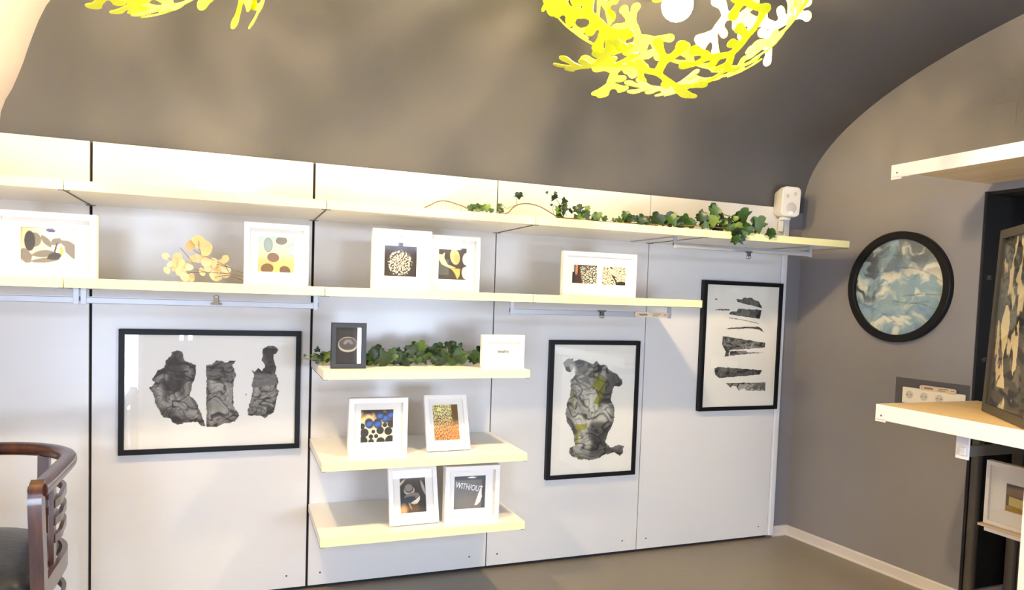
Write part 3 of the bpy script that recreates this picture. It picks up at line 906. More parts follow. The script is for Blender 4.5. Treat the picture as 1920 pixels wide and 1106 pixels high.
def artF9(U, V):
    t = sstep(0.1, 0.8, V)
    c = np.array((0.86, 0.58, 0.36)) * (1 - t[..., None]) + np.array((0.92, 0.88, 0.62)) * t[..., None]
    wx, wy = warp(U, V, 2.0, 0.06, 2)
    d1, d2 = vor(wx + 0.25 * wy, wy, 13, 5, 0.9)
    img = c * 1.0
    img = mixc(img, (0.28, 0.17, 0.07), sstep(0.22, 0.08, d2 - d1) * 0.95)
    k = sstep(0.0, 0.06, U - 0.72 - 0.35 * (0.62 - V) * (V < 0.62) * 1.2 - (V >= 0.62) * 0.0) * sstep(0.45, 0.6, V)
    img = mixc(img, (0.45, 0.33, 0.12), k)
    st = sstep(0.0, 0.05, U - 0.62 - 0.1 * V) * sstep(0.62, 0.5, V + 0.25 * (U - 0.7)) * (np.cos((U * 0.6 + V) * 70) > -0.1)
    img = mixc(img, (0.80, 0.50, 0.24), st * 0.8)
    return mixc(img, (0.97, 0.95, 0.45), ell(U, V, 0.26, 0.87, 0.09, 0.04, 0.1))
def artF10(U, V):
    img = base(U, (0.17, 0.155, 0.14))
    img = mixc(img, (0.36, 0.32, 0.28), sstep(0.55, 0.95, V) * 0.6)
    img = mixc(img, (0.72, 0.69, 0.64), ell(U, V, 0.36, 0.60, 0.21, 0.12, 0.0, 0.05)); img = mixc(img, (0.22, 0.20, 0.18), ell(U, V, 0.35, 0.64, 0.17, 0.10)); img = mixc(img, (0.55, 0.52, 0.47), ell(U, V, 0.34, 0.67, 0.15, 0.10, 0.0, 0.1))
    img = mixc(img, (0.78, 0.74, 0.68), inpoly(U, V, [(0.0, 0.80), (0.08, 0.86), (0.24, 0.92), (0.16, 0.84), (0.0, 0.72)]) * 1.0)
    img = mixc(img, (0.68, 0.65, 0.60), leafm(U, V, 0.90, 0.66, 0.24, 0.05, -1.15))
    img = mixc(img, (0.50, 0.46, 0.40), ell(U, V, 0.45, 0.44, 0.30, 0.09, 0.1)); img = mixc(img, (0.13, 0.20, 0.26), ell(U, V, 0.25, 0.33, 0.34, 0.09, 0.2))
    img = mixc(img, (0.94, 0.90, 0.82), inpoly(U, V, [(0.38, 0.26), (0.60, 0.34), (0.76, 0.44), (0.76, 0.34), (0.66, 0.24), (0.52, 0.22)]) * 1.0)
    img = mixc(img, (0.92, 0.70, 0.44), ell(U, V, 0.12, 0.10, 0.16, 0.15, 0.3, 0.5) * 0.9); img = mixc(img, (0.95, 0.80, 0.60), leafm(U, V, 0.38, 0.18, 0.12, 0.03, -1.0) * 0.9); img = mixc(img, (0.60, 0.42, 0.26), ell(U, V, 0.50, 0.12, 0.25, 0.12, 0, 0.6) * 0.5)
    return img
def artF11(U, V):
    img = base(U, (0.36, 0.33, 0.29))
    img = mixc(img, (0.48, 0.45, 0.40), ell(U, V, 0.35, 0.40, 0.4, 0.4, 0, 0.9) * 0.5)
    img = mixc(img, (0.10, 0.09, 0.08), sstep(0.86, 0.90, V)); img = mixc(img, (0.12, 0.11, 0.10), sstep(0.86, 0.90, U))
    img = mixc(img, (0.95, 0.90, 0.82), inpoly(U, V, [(0.66, 0.10), (0.74, 0.10), (0.84, 0.20), (0.89, 0.34), (0.88, 0.72), (0.80, 0.52)]) * 1.0)
    return mixc(img, (0.9, 0.88, 0.84), ell(U, V, 0.56, 0.945, 0.14, 0.022))
def artG(U, V):
    img = base(U, (0.45, 0.33, 0.14))
    img = mixc(img, (0.16, 0.12, 0.08), sstep(0.86, 0.92, V - 0.06 * U)); img = mixc(img, (0.62, 0.50, 0.22), (V > 0.60) * (V < 0.84) * 0.5)
    img = mixc(img, (0.93, 0.84, 0.46), (V < 0.56 - 0.1 * U) * (V > 0.24 - 0.1 * U) * (U > 0.1) * 0.9); img = mixc(img, (0.80, 0.66, 0.28), (V < 0.2 - 0.02 * U) * 0.8)
    return img * (0.92 + 0.10 * np.cos(U * 120 + V * 30))[..., None]

# ================================================================== PICTURE FRAMES
def bar_frame(w, h, border, depth, bevel=0.0015, round_=0.0):
    """mitred moulding ring, origin bottom centre, front face at y=0"""
    mb = MB()
    o = [(-w / 2, 0), (w / 2, 0), (w / 2, h), (-w / 2, h)]
    i = [(-w / 2 + border, border), (w / 2 - border, border), (w / 2 - border, h - border), (-w / 2 + border, h - border)]
    v = []
    b = bevel
    def shr(q, s):
        cx, cz = 0, h / 2
        return [(x - math.copysign(s, x), z - math.copysign(s, z - cz)) for x, z in q]
    rings = [([(x, depth, z) for x, z in o]), ([(x, b, z) for x, z in o]), ([(x, 0, z) for x, z in shr(o, b)]), ([(x, 0, z) for x, z in shr(i, -b)]), ([(x, b, z) for x, z in i]), ([(x, depth, z) for x, z in i])]
    for r_ in rings: v += r_
    f = []
    for k in range(5):
        for q in range(4):
            f.append((k * 4 + q, k * 4 + (q + 1) % 4, (k + 1) * 4 + (q + 1) % 4, (k + 1) * 4 + q))
    for q in range(4): f.append((20 + q, 20 + (q + 1) % 4, (q + 1) % 4, q))
    mb.faces(v, f)
    return mb
def picture_frame(loc, w, h, fmat, border, depth, prints, label, rz=0.0, lean=0.0, recess=0.018, cat='picture frame', group=None, matboard=True, easel=False, res=None, name='framed_photograph', glass=True):
    """prints = [(u0, u1, v0, v1, art)] in fractions of the outer frame"""
    t = setp(empty(name, loc, (-lean, 0, rz)), label, cat, group)
    bar_frame(w, h, border, depth).build('moulding', fmat, t)
    iw, ih = w - 2 * border, h - 2 * border
    rects = []
    for (u0, u1, v0, v1, art) in prints:
        rects.append(((u0 - .5) * w, (u1 - .5) * w, v0 * h, v1 * h))
    yb = recess
    if matboard:
        xs = sorted({-iw / 2, iw / 2} | {r for q in rects for r in q[:2]})
        zs = sorted({border, h - border} | {r for q in rects for r in q[2:]})
        vid = {}; v = []; f = []
        def V_(x, z):
            if (x, z) not in vid: vid[(x, z)] = len(v); v.append((x, yb, z))
            return vid[(x, z)]
        for xa, xb in zip(xs, xs[1:]):
            for za, zb in zip(zs, zs[1:]):
                if any(xa >= q[0] - 1e-6 and xb <= q[1] + 1e-6 and za >= q[2] - 1e-6 and zb <= q[3] + 1e-6 for q in rects): continue
                f.append((V_(xa, za), V_(xb, za), V_(xb, zb), V_(xa, zb)))
        for q in rects:                       # bevelled window edges
            n = len(v)
            for (x, z) in ((q[0], q[2]), (q[1], q[2]), (q[1], q[3]), (q[0], q[3])): v.append((x, yb, z))
            for (x, z) in ((q[0] + .001, q[2] + .001), (q[1] - .001, q[2] + .001), (q[1] - .001, q[3] - .001), (q[0] + .001, q[3] - .001)): v.append((x, yb + 0.0018, z))
            for k in range(4): f.append((n + k, n + (k + 1) % 4, n + 4 + (k + 1) % 4, n + 4 + k))
        MB().faces(v, f).build('mat_board', MATB, t)
    for (u0, u1, v0, v1, art), q in zip(prints, rects):
        pw, ph = q[1] - q[0], q[3] - q[2]
        n_ = res or 84
        nx_ = n_ if pw >= ph else max(20, int(n_ * pw / ph)); ny_ = n_ if ph >= pw else max(20, int(n_ * ph / pw))
        o = link('print', grid_mesh('print', pw, ph, nx_, ny_, art), None, t)
        o.location = ((q[0] + q[1]) / 2, yb + 0.002, (q[2] + q[3]) / 2)
    MB().box((-iw / 2, depth - 0.004, border), (iw / 2, depth - 0.001, h - border)).build('backing', MATS['mat_board'] if fmat is WFRAME else DARKGAP, t)
    if glass:
        gy = min(0.005, yb * 0.5)
        MB().faces([(-iw / 2, gy, border), (iw / 2, gy, border), (iw / 2, gy, h - border), (-iw / 2, gy, h - border)], [(0, 1, 2, 3)]).build('glass', GLASS, t)
    if easel:
        t.location.z += depth * math.sin(lean)       # rests on its rear lower edge
        a = Vector((0, depth, h * 0.62))
        foot = Vector((0, depth + 0.085, 0.085 * math.tan(lean)))
        mb = MB()
        mb.faces(
            [(-0.025, a.y, a.z), (0.025, a.y, a.z), (0.03, foot.y, foot.z), (-0.03, foot.y, foot.z), (-0.025, a.y + 0.003, a.z), (0.025, a.y + 0.003, a.z), (0.03, foot.y + 0.003, foot.z), (-0.03, foot.y + 0.003, foot.z)],
            [(0, 1, 2, 3), (7, 6, 5, 4), (0, 1, 5, 4), (1, 2, 6, 5), (2, 3, 7, 6), (3, 0, 4, 7)])
        mb.build('stand', MATS['mat_board'], t)
    return t
G1 = 'framed photographs on the white wall shelves'
picture_frame((-3.775, -0.44, Z2 + .0005), 0.312, 0.225, WFRAME, 0.020, 0.036, [(0.24, 0.775, 0.205, 0.765, artF1)], 'wide white frame with a grey leaf photograph at far left', rz=R(-2.0), group=G1)
picture_frame((-3.007, -0.43, Z2 + .0005), 0.240, 0.238, WFRAME, 0.019, 0.036, [(0.21, 0.775, 0.21, 0.79, artF2)], 'square white frame with brown discs on orange and blue, beside seed pods', group=G1)
picture_frame((-2.513, -0.43, Z2 + .0005), 0.247, 0.247, WFRAME, 0.020, 0.036, [(0.21, 0.765, 0.22, 0.79, artF3)], 'square white frame with a pale spiky burst on black', group=G1)
picture_frame((-2.279, -0.385, Z2 + .0005), 0.240, 0.240, WFRAME, 0.017, 0.036, [(0.24, 0.765, 0.215, 0.79, artF4)], 'square white frame with an orange oval, half tucked behind its neighbour', rz=R(0.0), group=G1)
picture_frame((-1.587, -0.43, Z2 + .0005), 0.380, 0.202, WFRAME, 0.017, 0.030, [(0.13, 0.465, 0.285, 0.705, artF5a), (0.535, 0.865, 0.275, 0.695, artF5b)], 'wide white frame with two small black and cream net prints', group=G1, recess=0.010)
picture_frame((-2.721, -0.416, Z3 + .0005), 0.141, 0.187, CHARC, 0.018, 0.020, [(0.13, 0.87, 0.10, 0.90, artF6)], 'small charcoal frame with a pale jellyfish on black', matboard=False, recess=0.008, res=110, group=G1)
f7 = picture_frame((-2.053, -0.43, Z3 + .0005), 0.200, 0.147, WFRAME, 0.028, 0.024, [(0.14, 0.86, 0.19, 0.81, artF7)], 'small white frame with a single printed word at the shelf end', matboard=False, recess=0.009, res=10, group=G1)
o = link('lettering', text_mesh('bebafink', 0.0195, 0.016, 0.80), TEXTINK, f7); o.location = (0.003, 0.0104, 0.0735)
o = link('lettering', text_mesh('(', 0.0215, 0.0), TEXTGREY, f7); o.location = (-0.036, 0.0104, 0.0735)
picture_frame((-2.592, -0.417, Z4 + .0005), 0.246, 0.243, WFRAME, 0.020, 0.036, [(0.21, 0.765, 0.22, 0.79, artF8)], 'square white frame with dark discs and blue blurs on cream', group=G1)
picture_frame((-2.278, -0.402, Z4 + .0006), 0.196, 0.246, WFRAME, 0.018, 0.018, [(0.19, 0.785, 0.185, 0.83, artF9)], 'leaning white frame with a golden mesh photograph', rz=R(1.3), lean=R(20), recess=0.010, easel=True, group=G1)
picture_frame((-2.429, -0.430, Z5 + .0006), 0.215, 0.246, WFRAME, 0.018, 0.018, [(0.235, 0.765, 0.195, 0.835, artF10)], 'leaning white frame with dark rounded shapes on the lowest shelf', rz=R(1.5), lean=R(16), recess=0.010, easel=True, group=G1)
f11 = picture_frame((-2.180, -0.445, Z5 + .0005), 0.246, 0.246, WFRAME, 0.019, 0.045, [(0.185, 0.765, 0.205, 0.80, artF11)], 'deep square white frame reading WITH/OUT on the lowest shelf', rz=R(-2.5), recess=0.024, group=G1)
o = link('lettering', text_mesh('WITH/OUT', 0.036, 0.012, 0.68), TEXTWHITE, f11); o.location = (-0.010, 0.0252, 0.146); o.rotation_euler = (0, R(12), 0)

GH = 'black-framed ink prints on the panelled wall'
picture_frame((-3.240, -0.030, 0.672), 0.728, 0.530, BLACK, 0.021, 0.030, [(0.028, 0.972, 0.04, 0.96, artA)], 'wide black frame with three crumpled black ink shapes', matboard=False, recess=0.010, res=330, group=GH, name='framed_print')
picture_frame((-1.379, -0.030, 0.447), 0.530, 0.728, BLACK, 0.021, 0.030, [(0.04, 0.96, 0.028, 0.972, artB)], 'tall black frame with a crumpled ink figure and olive patches', rz=R(0.0), matboard=False, recess=0.010, res=300, group=GH, name='framed_print')
picture_frame((-0.446, -0.034, 0.783), 0.552, 0.737, BLACK, 0.021, 0.030, [(0.04, 0.96, 0.028, 0.972, artC)], 'tall black frame with stacked torn ink strips by the corner', matboard=False, recess=0.010, res=300, group=GH, name='framed_print')

# round picture on the grey wall
RW_RZ = math.atan(XR_ANG) - PI / 2          # local -Y faces into the room from the right wall
def on_rwall(y, z, off):
    n = Vector((-1, -XR_ANG, 0)).normalized()
    return Vector((rw(y), y, z)) + n * off
t = setp(empty('round_picture', on_rwall(-0.622, 1.508, 0.0), (0, 0, RW_RZ)), 'round black-framed blue and grey watercolour on the grey wall', 'picture frame')
RO, RI = 0.286, 0.248
prof = [(RO, 0.0), (RO, -0.030), (RO - 0.003, -0.033), (RI + 0.004, -0.033), (RI, -0.029), (RI, -0.004), (RO, -0.0)]
axis = Matrix(((1, 0, 0), (0, 0, 1), (0, 1, 0)))
MB().lathe(prof, 72, axis=axis).build('moulding', BLACK, t)
auto_smooth(t.children[0], 30)
o = link('print', grid_mesh('print', RI * 2.01, RI * 2.01, 200, 200, artD, lambda U, V: (U - .5) ** 2 + (V - .5) ** 2 < 0.2508), None, t); o.location = (0, -0.012, 0)
vv = [((RI + 0.0005) * math.cos(2 * PI * k / 72), -0.017, (RI + 0.0005) * math.sin(2 * PI * k / 72)) for k in range(72)]
MB().faces(vv, [tuple(range(72))]).build('glass', GLASS, t)

# ================================================================== IVY
def ivy_mesh(name, fold=0.25, curl=0.3, wide=1.0, seed=0):
    """five-lobed ivy leaf, unit length along +Z from the petiole, facing -Y"""
    rr = random.Random(seed)
    half = [(0.0, 0.10), (0.16, 0.0), (0.34, 0.03), (0.50, 0.20), (0.40, 0.36), (0.36, 0.42), (0.56, 0.55), (0.50, 0.62), (0.28, 0.66), (0.16, 0.86), (0.0, 1.08)]
    half = [(x * wide * (1 + rr.uniform(-0.06, 0.06)), z) for x, z in half]
    pts = half + [(-x * (1 + rr.uniform(-0.05, 0.05)), z) for x, z in half[-2:0:-1]]
    v = [(x, -fold * abs(x) ** 1.2 * 1.0 + curl * (z - 0.3) ** 2, z) for x, z in pts]
    N = len(v)
    spine = [(0.0, 0.02 + curl * (z - 0.3) ** 2, z) for z in (0.10, 0.30, 0.50, 0.66, 0.86, 1.08)]
    mb = MB()
    b = N
    verts = v + spine[1:5]
    S = [0, N, N + 1, N + 2, N + 3, 10]
    f = [(0, 1, 2, S[1]), (S[1], 2, 3, 4), (S[1], 4, 5, S[2]), (S[2], 5, 6, 7), (S[2], 7, 8, S[3]), (S[3], 8, 9, S[4]), (S[4], 9, 10)]
    L = lambda i: (N - i) % N
    f += [(S[1], L(2), L(1), 0), (L(4), L(3), L(2), S[1]), (S[2], L(5), L(4), S[1]), (L(7), L(6), L(5), S[2]), (S[3], L(8), L(7), S[2]), (S[4], L(9), L(8), S[3]), (10, L(9), S[4])]
    mb.faces(verts, f)
    me = mb.mesh(name, True)
    return me
LEAFM = []
for k in range(3):
    for mi in range(3):
        me = ivy_mesh('ivy_leaf', 0.22 + 0.12 * k, 0.25 + 0.2 * k, 0.9 + 0.12 * k, seed=k)
        me.materials.append(LEAF[mi])
        LEAFM.append(me)
IVY1 = [(-2.231, 1.755, 0.028), (-2.201, 1.761, 0.032), (-2.157, 1.761, 0.03), (-2.139, 1.752, 0.018), (-2.11, 1.778, 0.018), (-2.098, 1.757, 0.024), (-2.086, 1.764, 0.022), (-2.022, 1.826, 0.025), (-1.853, 1.829, 0.029), (-1.845, 1.851, 0.015), (-1.876, 1.855, 0.01), (-1.801, 1.821, 0.027), (-1.85, 1.803, 0.01), (-1.8, 1.785, 0.038), (-1.785, 1.795, 0.025), (-1.802, 1.762, 0.03), (-1.737, 1.788, 0.034), (-1.698, 1.766, 0.038), (-1.717, 1.756, 0.034), (-1.669, 1.8, 0.024), (-1.662, 1.751, 0.013), (-1.636, 1.755, 0.026), (-1.668, 1.749, 0.014), (-1.628, 1.755, 0.034), (-1.581, 1.75, 0.029), (-1.535, 1.755, 0.019), (-1.514, 1.774, 0.012), (-1.484, 1.786, 0.027), (-1.502, 1.755, 0.029), (-1.463, 1.758, 0.039), (-1.398, 1.762, 0.037), (-1.362, 1.765, 0.039), (-1.319, 1.775, 0.052), (-1.252, 1.773, 0.057), (-1.211, 1.766, 0.023), (-1.176, 1.785, 0.048), (-1.14, 1.778, 0.053), (-1.121, 1.762, 0.03), (-1.069, 1.808, 0.041), (-1.049, 1.83, 0.025), (-1.012, 1.833, 0.044), (-0.998, 1.859, 0.033), (-1.019, 1.794, 0.054), (-1.03, 1.773, 0.036), (-0.975, 1.769, 0.039), (-0.964, 1.805, 0.039), (-0.937, 1.761, 0.034), (-0.92, 1.798, 0.034), (-0.899, 1.759, 0.049), (-0.903, 1.722, 0.054), (-0.908, 1.699, 0.039), (-0.855, 1.756, 0.049), (-0.866, 1.73, 0.034), (-0.833, 1.82, 0.06), (-0.81, 1.754, 0.05), (-0.805, 1.783, 0.039), (-0.746, 1.769, 0.066), (-0.712, 1.745, 0.045), (-1.086, 1.779, 0.023), (-0.934, 1.823, 0.021), (-0.883, 1.811, 0.021)]
IVY3 = [(-2.886, 1.12, 0.01), (-2.829, 1.107, 0.033), (-2.802, 1.112, 0.044), (-2.83, 1.141, 0.018), (-2.621, 1.105, 0.044), (-2.588, 1.142, 0.039), (-2.58, 1.126, 0.045), (-2.6, 1.1, 0.039), (-2.558, 1.1, 0.061), (-2.519, 1.131, 0.034), (-2.5, 1.137, 0.029), (-2.526, 1.113, 0.034), (-2.475, 1.113, 0.035), (-2.489, 1.099, 0.056), (-2.462, 1.102, 0.056), (-2.435, 1.102, 0.035), (-2.438, 1.142, 0.04), (-2.419, 1.132, 0.035), (-2.39, 1.156, 0.046), (-2.391, 1.102, 0.035), (-2.369, 1.121, 0.04), (-2.371, 1.094, 0.03), (-2.359, 1.137, 0.03), (-2.337, 1.148, 0.035), (-2.309, 1.154, 0.035), (-2.32, 1.132, 0.046), (-2.332, 1.094, 0.035), (-2.286, 1.121, 0.046), (-2.296, 1.099, 0.052), (-2.267, 1.162, 0.035), (-2.241, 1.146, 0.052), (-2.224, 1.127, 0.052), (-2.257, 1.099, 0.046), (-2.228, 1.099, 0.063), (-2.202, 1.166, 0.014), (-2.178, 1.133, 0.017), (-2.142, 1.102, 0.053), (-2.123, 1.147, 0.03), (-2.119, 1.105, 0.03)]
ST1 = [[(-2.432, 1.745), (-2.4, 1.762), (-2.372, 1.777), (-2.34, 1.781), (-2.307, 1.773), (-2.273, 1.764), (-2.248, 1.756), (-2.218, 1.747)], [(-2.218, 1.747), (-2.15, 1.744), (-2.074, 1.747), (-2.046, 1.771), (-2.016, 1.79), (-1.981, 1.799), (-1.95, 1.799), (-1.913, 1.789), (-1.881, 1.773), (-1.848, 1.759), (-1.829, 1.752), (-1.773, 1.75), (-1.698, 1.751)], [(-2.095, 1.786), (-2.073, 1.769), (-2.047, 1.78), (-2.016, 1.79)], [(-2.016, 1.79), (-2.023, 1.801), (-2.023, 1.822)], [(-1.774, 1.76), (-1.801, 1.792), (-1.832, 1.823), (-1.87, 1.847)], [(-1.718, 1.773), (-1.669, 1.804)], [(-1.848, 1.759), (-1.854, 1.784), (-1.85, 1.801)],
       [(-1.702, 1.751), (-1.627, 1.747), (-1.518, 1.747), (-1.395, 1.751), (-1.234, 1.754), (-1.054, 1.761), (-0.931, 1.762), (-0.804, 1.765), (-0.726, 1.754)], [(-1.025, 1.786), (-1.003, 1.823), (-0.992, 1.854)], [(-0.984, 1.83), (-0.935, 1.828), (-0.883, 1.814), (-0.856, 1.787), (-0.898, 1.743), (-0.909, 1.706)]]
ST3 = [[(-2.898, 1.105), (-2.844, 1.102), (-2.759, 1.097), (-2.626, 1.1), (-2.526, 1.11), (-2.446, 1.116), (-2.37, 1.137), (-2.309, 1.148), (-2.224, 1.138), (-2.166, 1.127), (-2.108, 1.116)], [(-2.883, 1.11), (-2.871, 1.117), (-2.834, 1.125)], [(-2.207, 1.138), (-2.155, 1.135), (-2.12, 1.147)], [(-2.23, 1.143), (-2.196, 1.159), (-2.184, 1.157)], [(-2.391, 1.11), (-2.359, 1.137), (-2.298, 1.157)]]
def ivy_plant(leaves, stems, y0, zfloor, yr, label, front, light_right):
    t = setp(empty('ivy_garland', (leaves[len(leaves) // 2][0], y0, zfloor)), label, 'ivy')
    org = t.location.copy()
    for i, s in enumerate(stems):
        pts = spline([Vector((x, y0 + 0.012 * math.sin(x * 31), max(z, zfloor + 0.003))) - org for x, z in s], 4)
        rad = 0.0026 if len(s) > 5 else 0.0014
        MB().sweep(pts, circ(rad, 6)).build('stem', STEM if len(s) > 5 else STEMG, t, smooth=True)
    more = []
    for (x, z, sz) in leaves:
        if sz > 0.03: more.append((x + RNG.uniform(-0.03, 0.03), z + RNG.uniform(-0.012, 0.008), sz * RNG.uniform(0.65, 0.95)))
    for (x, z, sz) in leaves + more:
        over = z < zfloor + 0.008
        y = (front - 0.012) if over and light_right else y0 + RNG.uniform(*yr)
        shade = RNG.choices((0, 1, 2), (5, 4, 1))[0]
        up = RNG.random() < 0.35 and not over
        roll = RNG.uniform(-0.7, 0.7) + (0 if up else PI)
        size = sz * 1.32
        c = Vector((x, y, z))
        ez = Euler((RNG.uniform(-0.45, 0.35), roll, RNG.uniform(-0.6, 0.3)), 'XYZ')
        bpt = c - ez.to_matrix() @ Vector((0, 0, 0.5 * size))
        # keep clear of the shelf board
        low = min((bpt + ez.to_matrix() @ (Vector(q) * size)).z for q in ((0, 0, 0), (0.5, 0, 0.2), (-0.5, 0, 0.2), (0.56, 0, 0.55), (-0.56, 0, 0.55), (0, 0.2, 1.08)))
        if not (over and light_right) and low < zfloor + 0.001:
            bpt.z += zfloor + 0.001 - low
        o = link('leaf', LEAFM[RNG.randrange(3) * 3 + shade], None, t)
        o.location = bpt - org
        o.rotation_euler = ez
        o.scale = (size,) * 3
    return t
iv1 = ivy_plant(IVY1, ST1, -0.45, Z1, (-0.03, 0.03), 'long ivy garland trailing over the uppermost shelf', -SD, True)
mb = MB()                                       # thin aerial roots under the bare stem
for x, z in ((-2.40, 1.761), (-2.375, 1.775), (-2.34, 1.780), (-2.305, 1.772), (-2.272, 1.763)):
    mb.cyl((x - iv1.location.x, 0.0, z - Z1), (x - iv1.location.x + RNG.uniform(-0.006, 0.008), 0.004, 0.002), 0.0006, n=5)
mb.build('rootlet', STEM, iv1)
ivy_plant(IVY3, ST3, -0.29, Z3, (-0.05, 0.02), 'short ivy garland between the jellyfish frame and the word frame', -SD, False)

# ================================================================== DRIED SEED PODS
PODS = [(-3.319, 1.544, 0.039), (-3.29, 1.565, 0.04), (-3.283, 1.553, 0.04), (-3.262, 1.544, 0.04), (-3.262, 1.524, 0.033), (-3.404, 1.499, 0.026), (-3.365, 1.496, 0.036), (-3.371, 1.479, 0.033), (-3.349, 1.477, 0.03), (-3.387, 1.467, 0.02), (-3.397, 1.445, 0.023), (-3.371, 1.455, 0.025), (-3.351, 1.446, 0.034), (-3.334, 1.461, 0.03), (-3.319, 1.46, 0.023), (-3.31, 1.494, 0.025), (-3.292, 1.496, 0.032), (-3.274, 1.497, 0.032), (-3.261, 1.484, 0.035), (-3.276, 1.446, 0.028), (-3.258, 1.461, 0.027), (-3.234, 1.482, 0.035), (-3.212, 1.479, 0.035), (-3.23, 1.463, 0.04), (-3.194, 1.498, 0.027), (-3.193, 1.461, 0.035), (-3.193, 1.441, 0.034), (-3.228, 1.426, 0.041), (-3.336, 1.422, 0.03), (-3.315, 1.421, 0.03), (-3.218, 1.453, 0.02)]
PST = [[(-3.105, 1.438), (-3.178, 1.467), (-3.249, 1.498), (-3.274, 1.509), (-3.307, 1.528)], [(-3.105, 1.428), (-3.177, 1.442), (-3.261, 1.445), (-3.307, 1.456), (-3.352, 1.47), (-3.396, 1.494)], [(-3.105, 1.41), (-3.18, 1.435), (-3.23, 1.426)], [(-3.274, 1.509), (-3.265, 1.531), (-3.262, 1.544)], [(-3.274, 1.509), (-3.286, 1.529), (-3.289, 1.562)], [(-3.307, 1.476), (-3.331, 1.507), (-3.355, 1.535)], [(-3.177, 1.442), (-3.193, 1.474), (-3.194, 1.498)], [(-3.352, 1.47), (-3.387, 1.465), (-3.402, 1.439)], [(-3.261, 1.445), (-3.321, 1.439), (-3.336, 1.422)], [(-3.178, 1.467), (-3.212, 1.474), (-3.234, 1.482)]]
t = setp(empty('dried_seed_pods', (-3.26, -0.36, Z2)), 'sprig of dried cream seed pods lying on the second-row shelf', 'dried flowers')
for s in PST:
    MB().sweep(spline([Vector((x, 0.012 * math.sin(37 * x), z)) - Vector((-3.26, 0, Z2)) for x, z in s], 4), circ(0.0011, 6)).build('stem', DSTEM, t, smooth=True)
PODM = []
for mi in range(2):
    for k in range(2):
        mb = MB(); N = 16; vs = [(0, 0.06, 0)]
        for i in range(N):
            a = 2 * PI * i / N
            r_ = 0.5 * (1 + (0.16 if i == 4 else 0.0) + 0.03 * math.sin(3 * a + k))
            vs.append((r_ * 0.9 * math.cos(a), 0.05 * math.sin(2 * a + k), r_ * math.sin(a)))
        mb.faces(vs, [(0, 1 + i, 1 + (i + 1) % N) for i in range(N)])
        me = mb.mesh('seed_pod', True); me.materials.append(POD[mi]); PODM.append(me)
for i, (x, z, d) in enumerate(PODS):
    mi = 1 if i in (0, 1, 2, 3, 4, 15, 24, 30) and RNG.random() < 0.85 else 0
    o = link('seed_pod', PODM[mi * 2 + RNG.randrange(2)], None, t)
    o.rotation_euler = (RNG.uniform(-0.5, 0.5), RNG.uniform(-PI, PI), RNG.uniform(-0.7, 0.7))
    d *= 1.2
    o.scale = (d * RNG.uniform(0.8, 1.0), d, d)
    o.location = (x + 3.26, RNG.uniform(-0.03, 0.02), max(z - Z2, d * 0.56))

# ================================================================== SPEAKER
t = setp(empty('wall_speaker', (-0.222, -0.105, 1.898), (0, R(2), R(-13))), 'small white loudspeaker mounted above the end of the top shelf', 'speaker')
def rrect(w, h, r, n=6):
    p = []
    for cx, cz, a0 in ((w / 2 - r, h / 2 - r, 0), (-w / 2 + r, h / 2 - r, 90), (-w / 2 + r, -h / 2 + r, 180), (w / 2 - r, -h / 2 + r, 270)):
        for k in range(n + 1):
            a = R(a0 + 90 * k / n); p.append((cx + r * math.cos(a), cz + r * math.sin(a)))
    return p
def loft(mb, secs):
    rings = [[mb.bm.verts.new((x, y, z)) for x, z in pr] for y, pr in secs]
    n = len(rings[0])
    for a, b in zip(rings, rings[1:]):
        for k in range(n): mb.bm.faces.new((a[k], a[(k + 1) % n], b[(k + 1) % n], b[k]))
    mb.bm.faces.new(rings[0][::-1]); mb.bm.faces.new(rings[-1])
H2 = 0.085
def sh(pr, dz): return [(x, z + dz) for x, z in pr]
mb = MB(); loft(mb, [(0.0, sh(rrect(0.112, 0.168, 0.026), H2)), (0.03, sh(rrect(0.114, 0.17, 0.026), H2)), (0.095, sh(rrect(0.098, 0.150, 0.030), H2)), (0.115, sh(rrect(0.07, 0.12, 0.03), H2))])
auto_smooth(mb.build('cabinet', WSPK, t), 35)
mb = MB(); loft(mb, [(-0.012, sh(rrect(0.104, 0.160, 0.024), H2)), (-0.008, sh(rrect(0.112, 0.168, 0.027), H2)), (-0.001, sh(rrect(0.112, 0.168, 0.027), H2))])
gr = auto_smooth(mb.build('grille', WSPK, t), 35)
def disc(cx, cz, r, name, y=-0.0125):
    mb = MB(); mb.lathe([(0.0005, 0.0012), (r * 0.9, 0.0008), (r, 0.0), (r, -0.001)], 24, c=(cx, y, cz + H2), axis=Matrix(((1, 0, 0), (0, 0, -1), (0, 1, 0))))
    mb.build(name, WSPK2, gr, smooth=True)
disc(0.002, -0.036, 0.031, 'woofer'); disc(-0.026, 0.030, 0.010, 'tweeter'); disc(0.018, 0.044, 0.011, 'tweeter')
MB().box((-0.012, -0.0155, 0.012), (0.012, -0.0120, 0.030)).build('badge', mat('badge_white', lin(250, 250, 250), 0.4), gr)
mb = MB(); mb.box((-0.03, 0.02, -0.016), (0.006, 0.06, 0.001), bevel=0.002); mb.cyl((0.022, 0.045, -0.012), (0.022, 0.045, 0.004), 0.012, n=12); mb.box((-0.012, 0.055, -0.014), (0.012, 0.105, -0.004)); mb.box((-0.012, 0.078, -0.075), (0.012, 0.092, -0.004))
mb.build('bracket', WSPK, t)

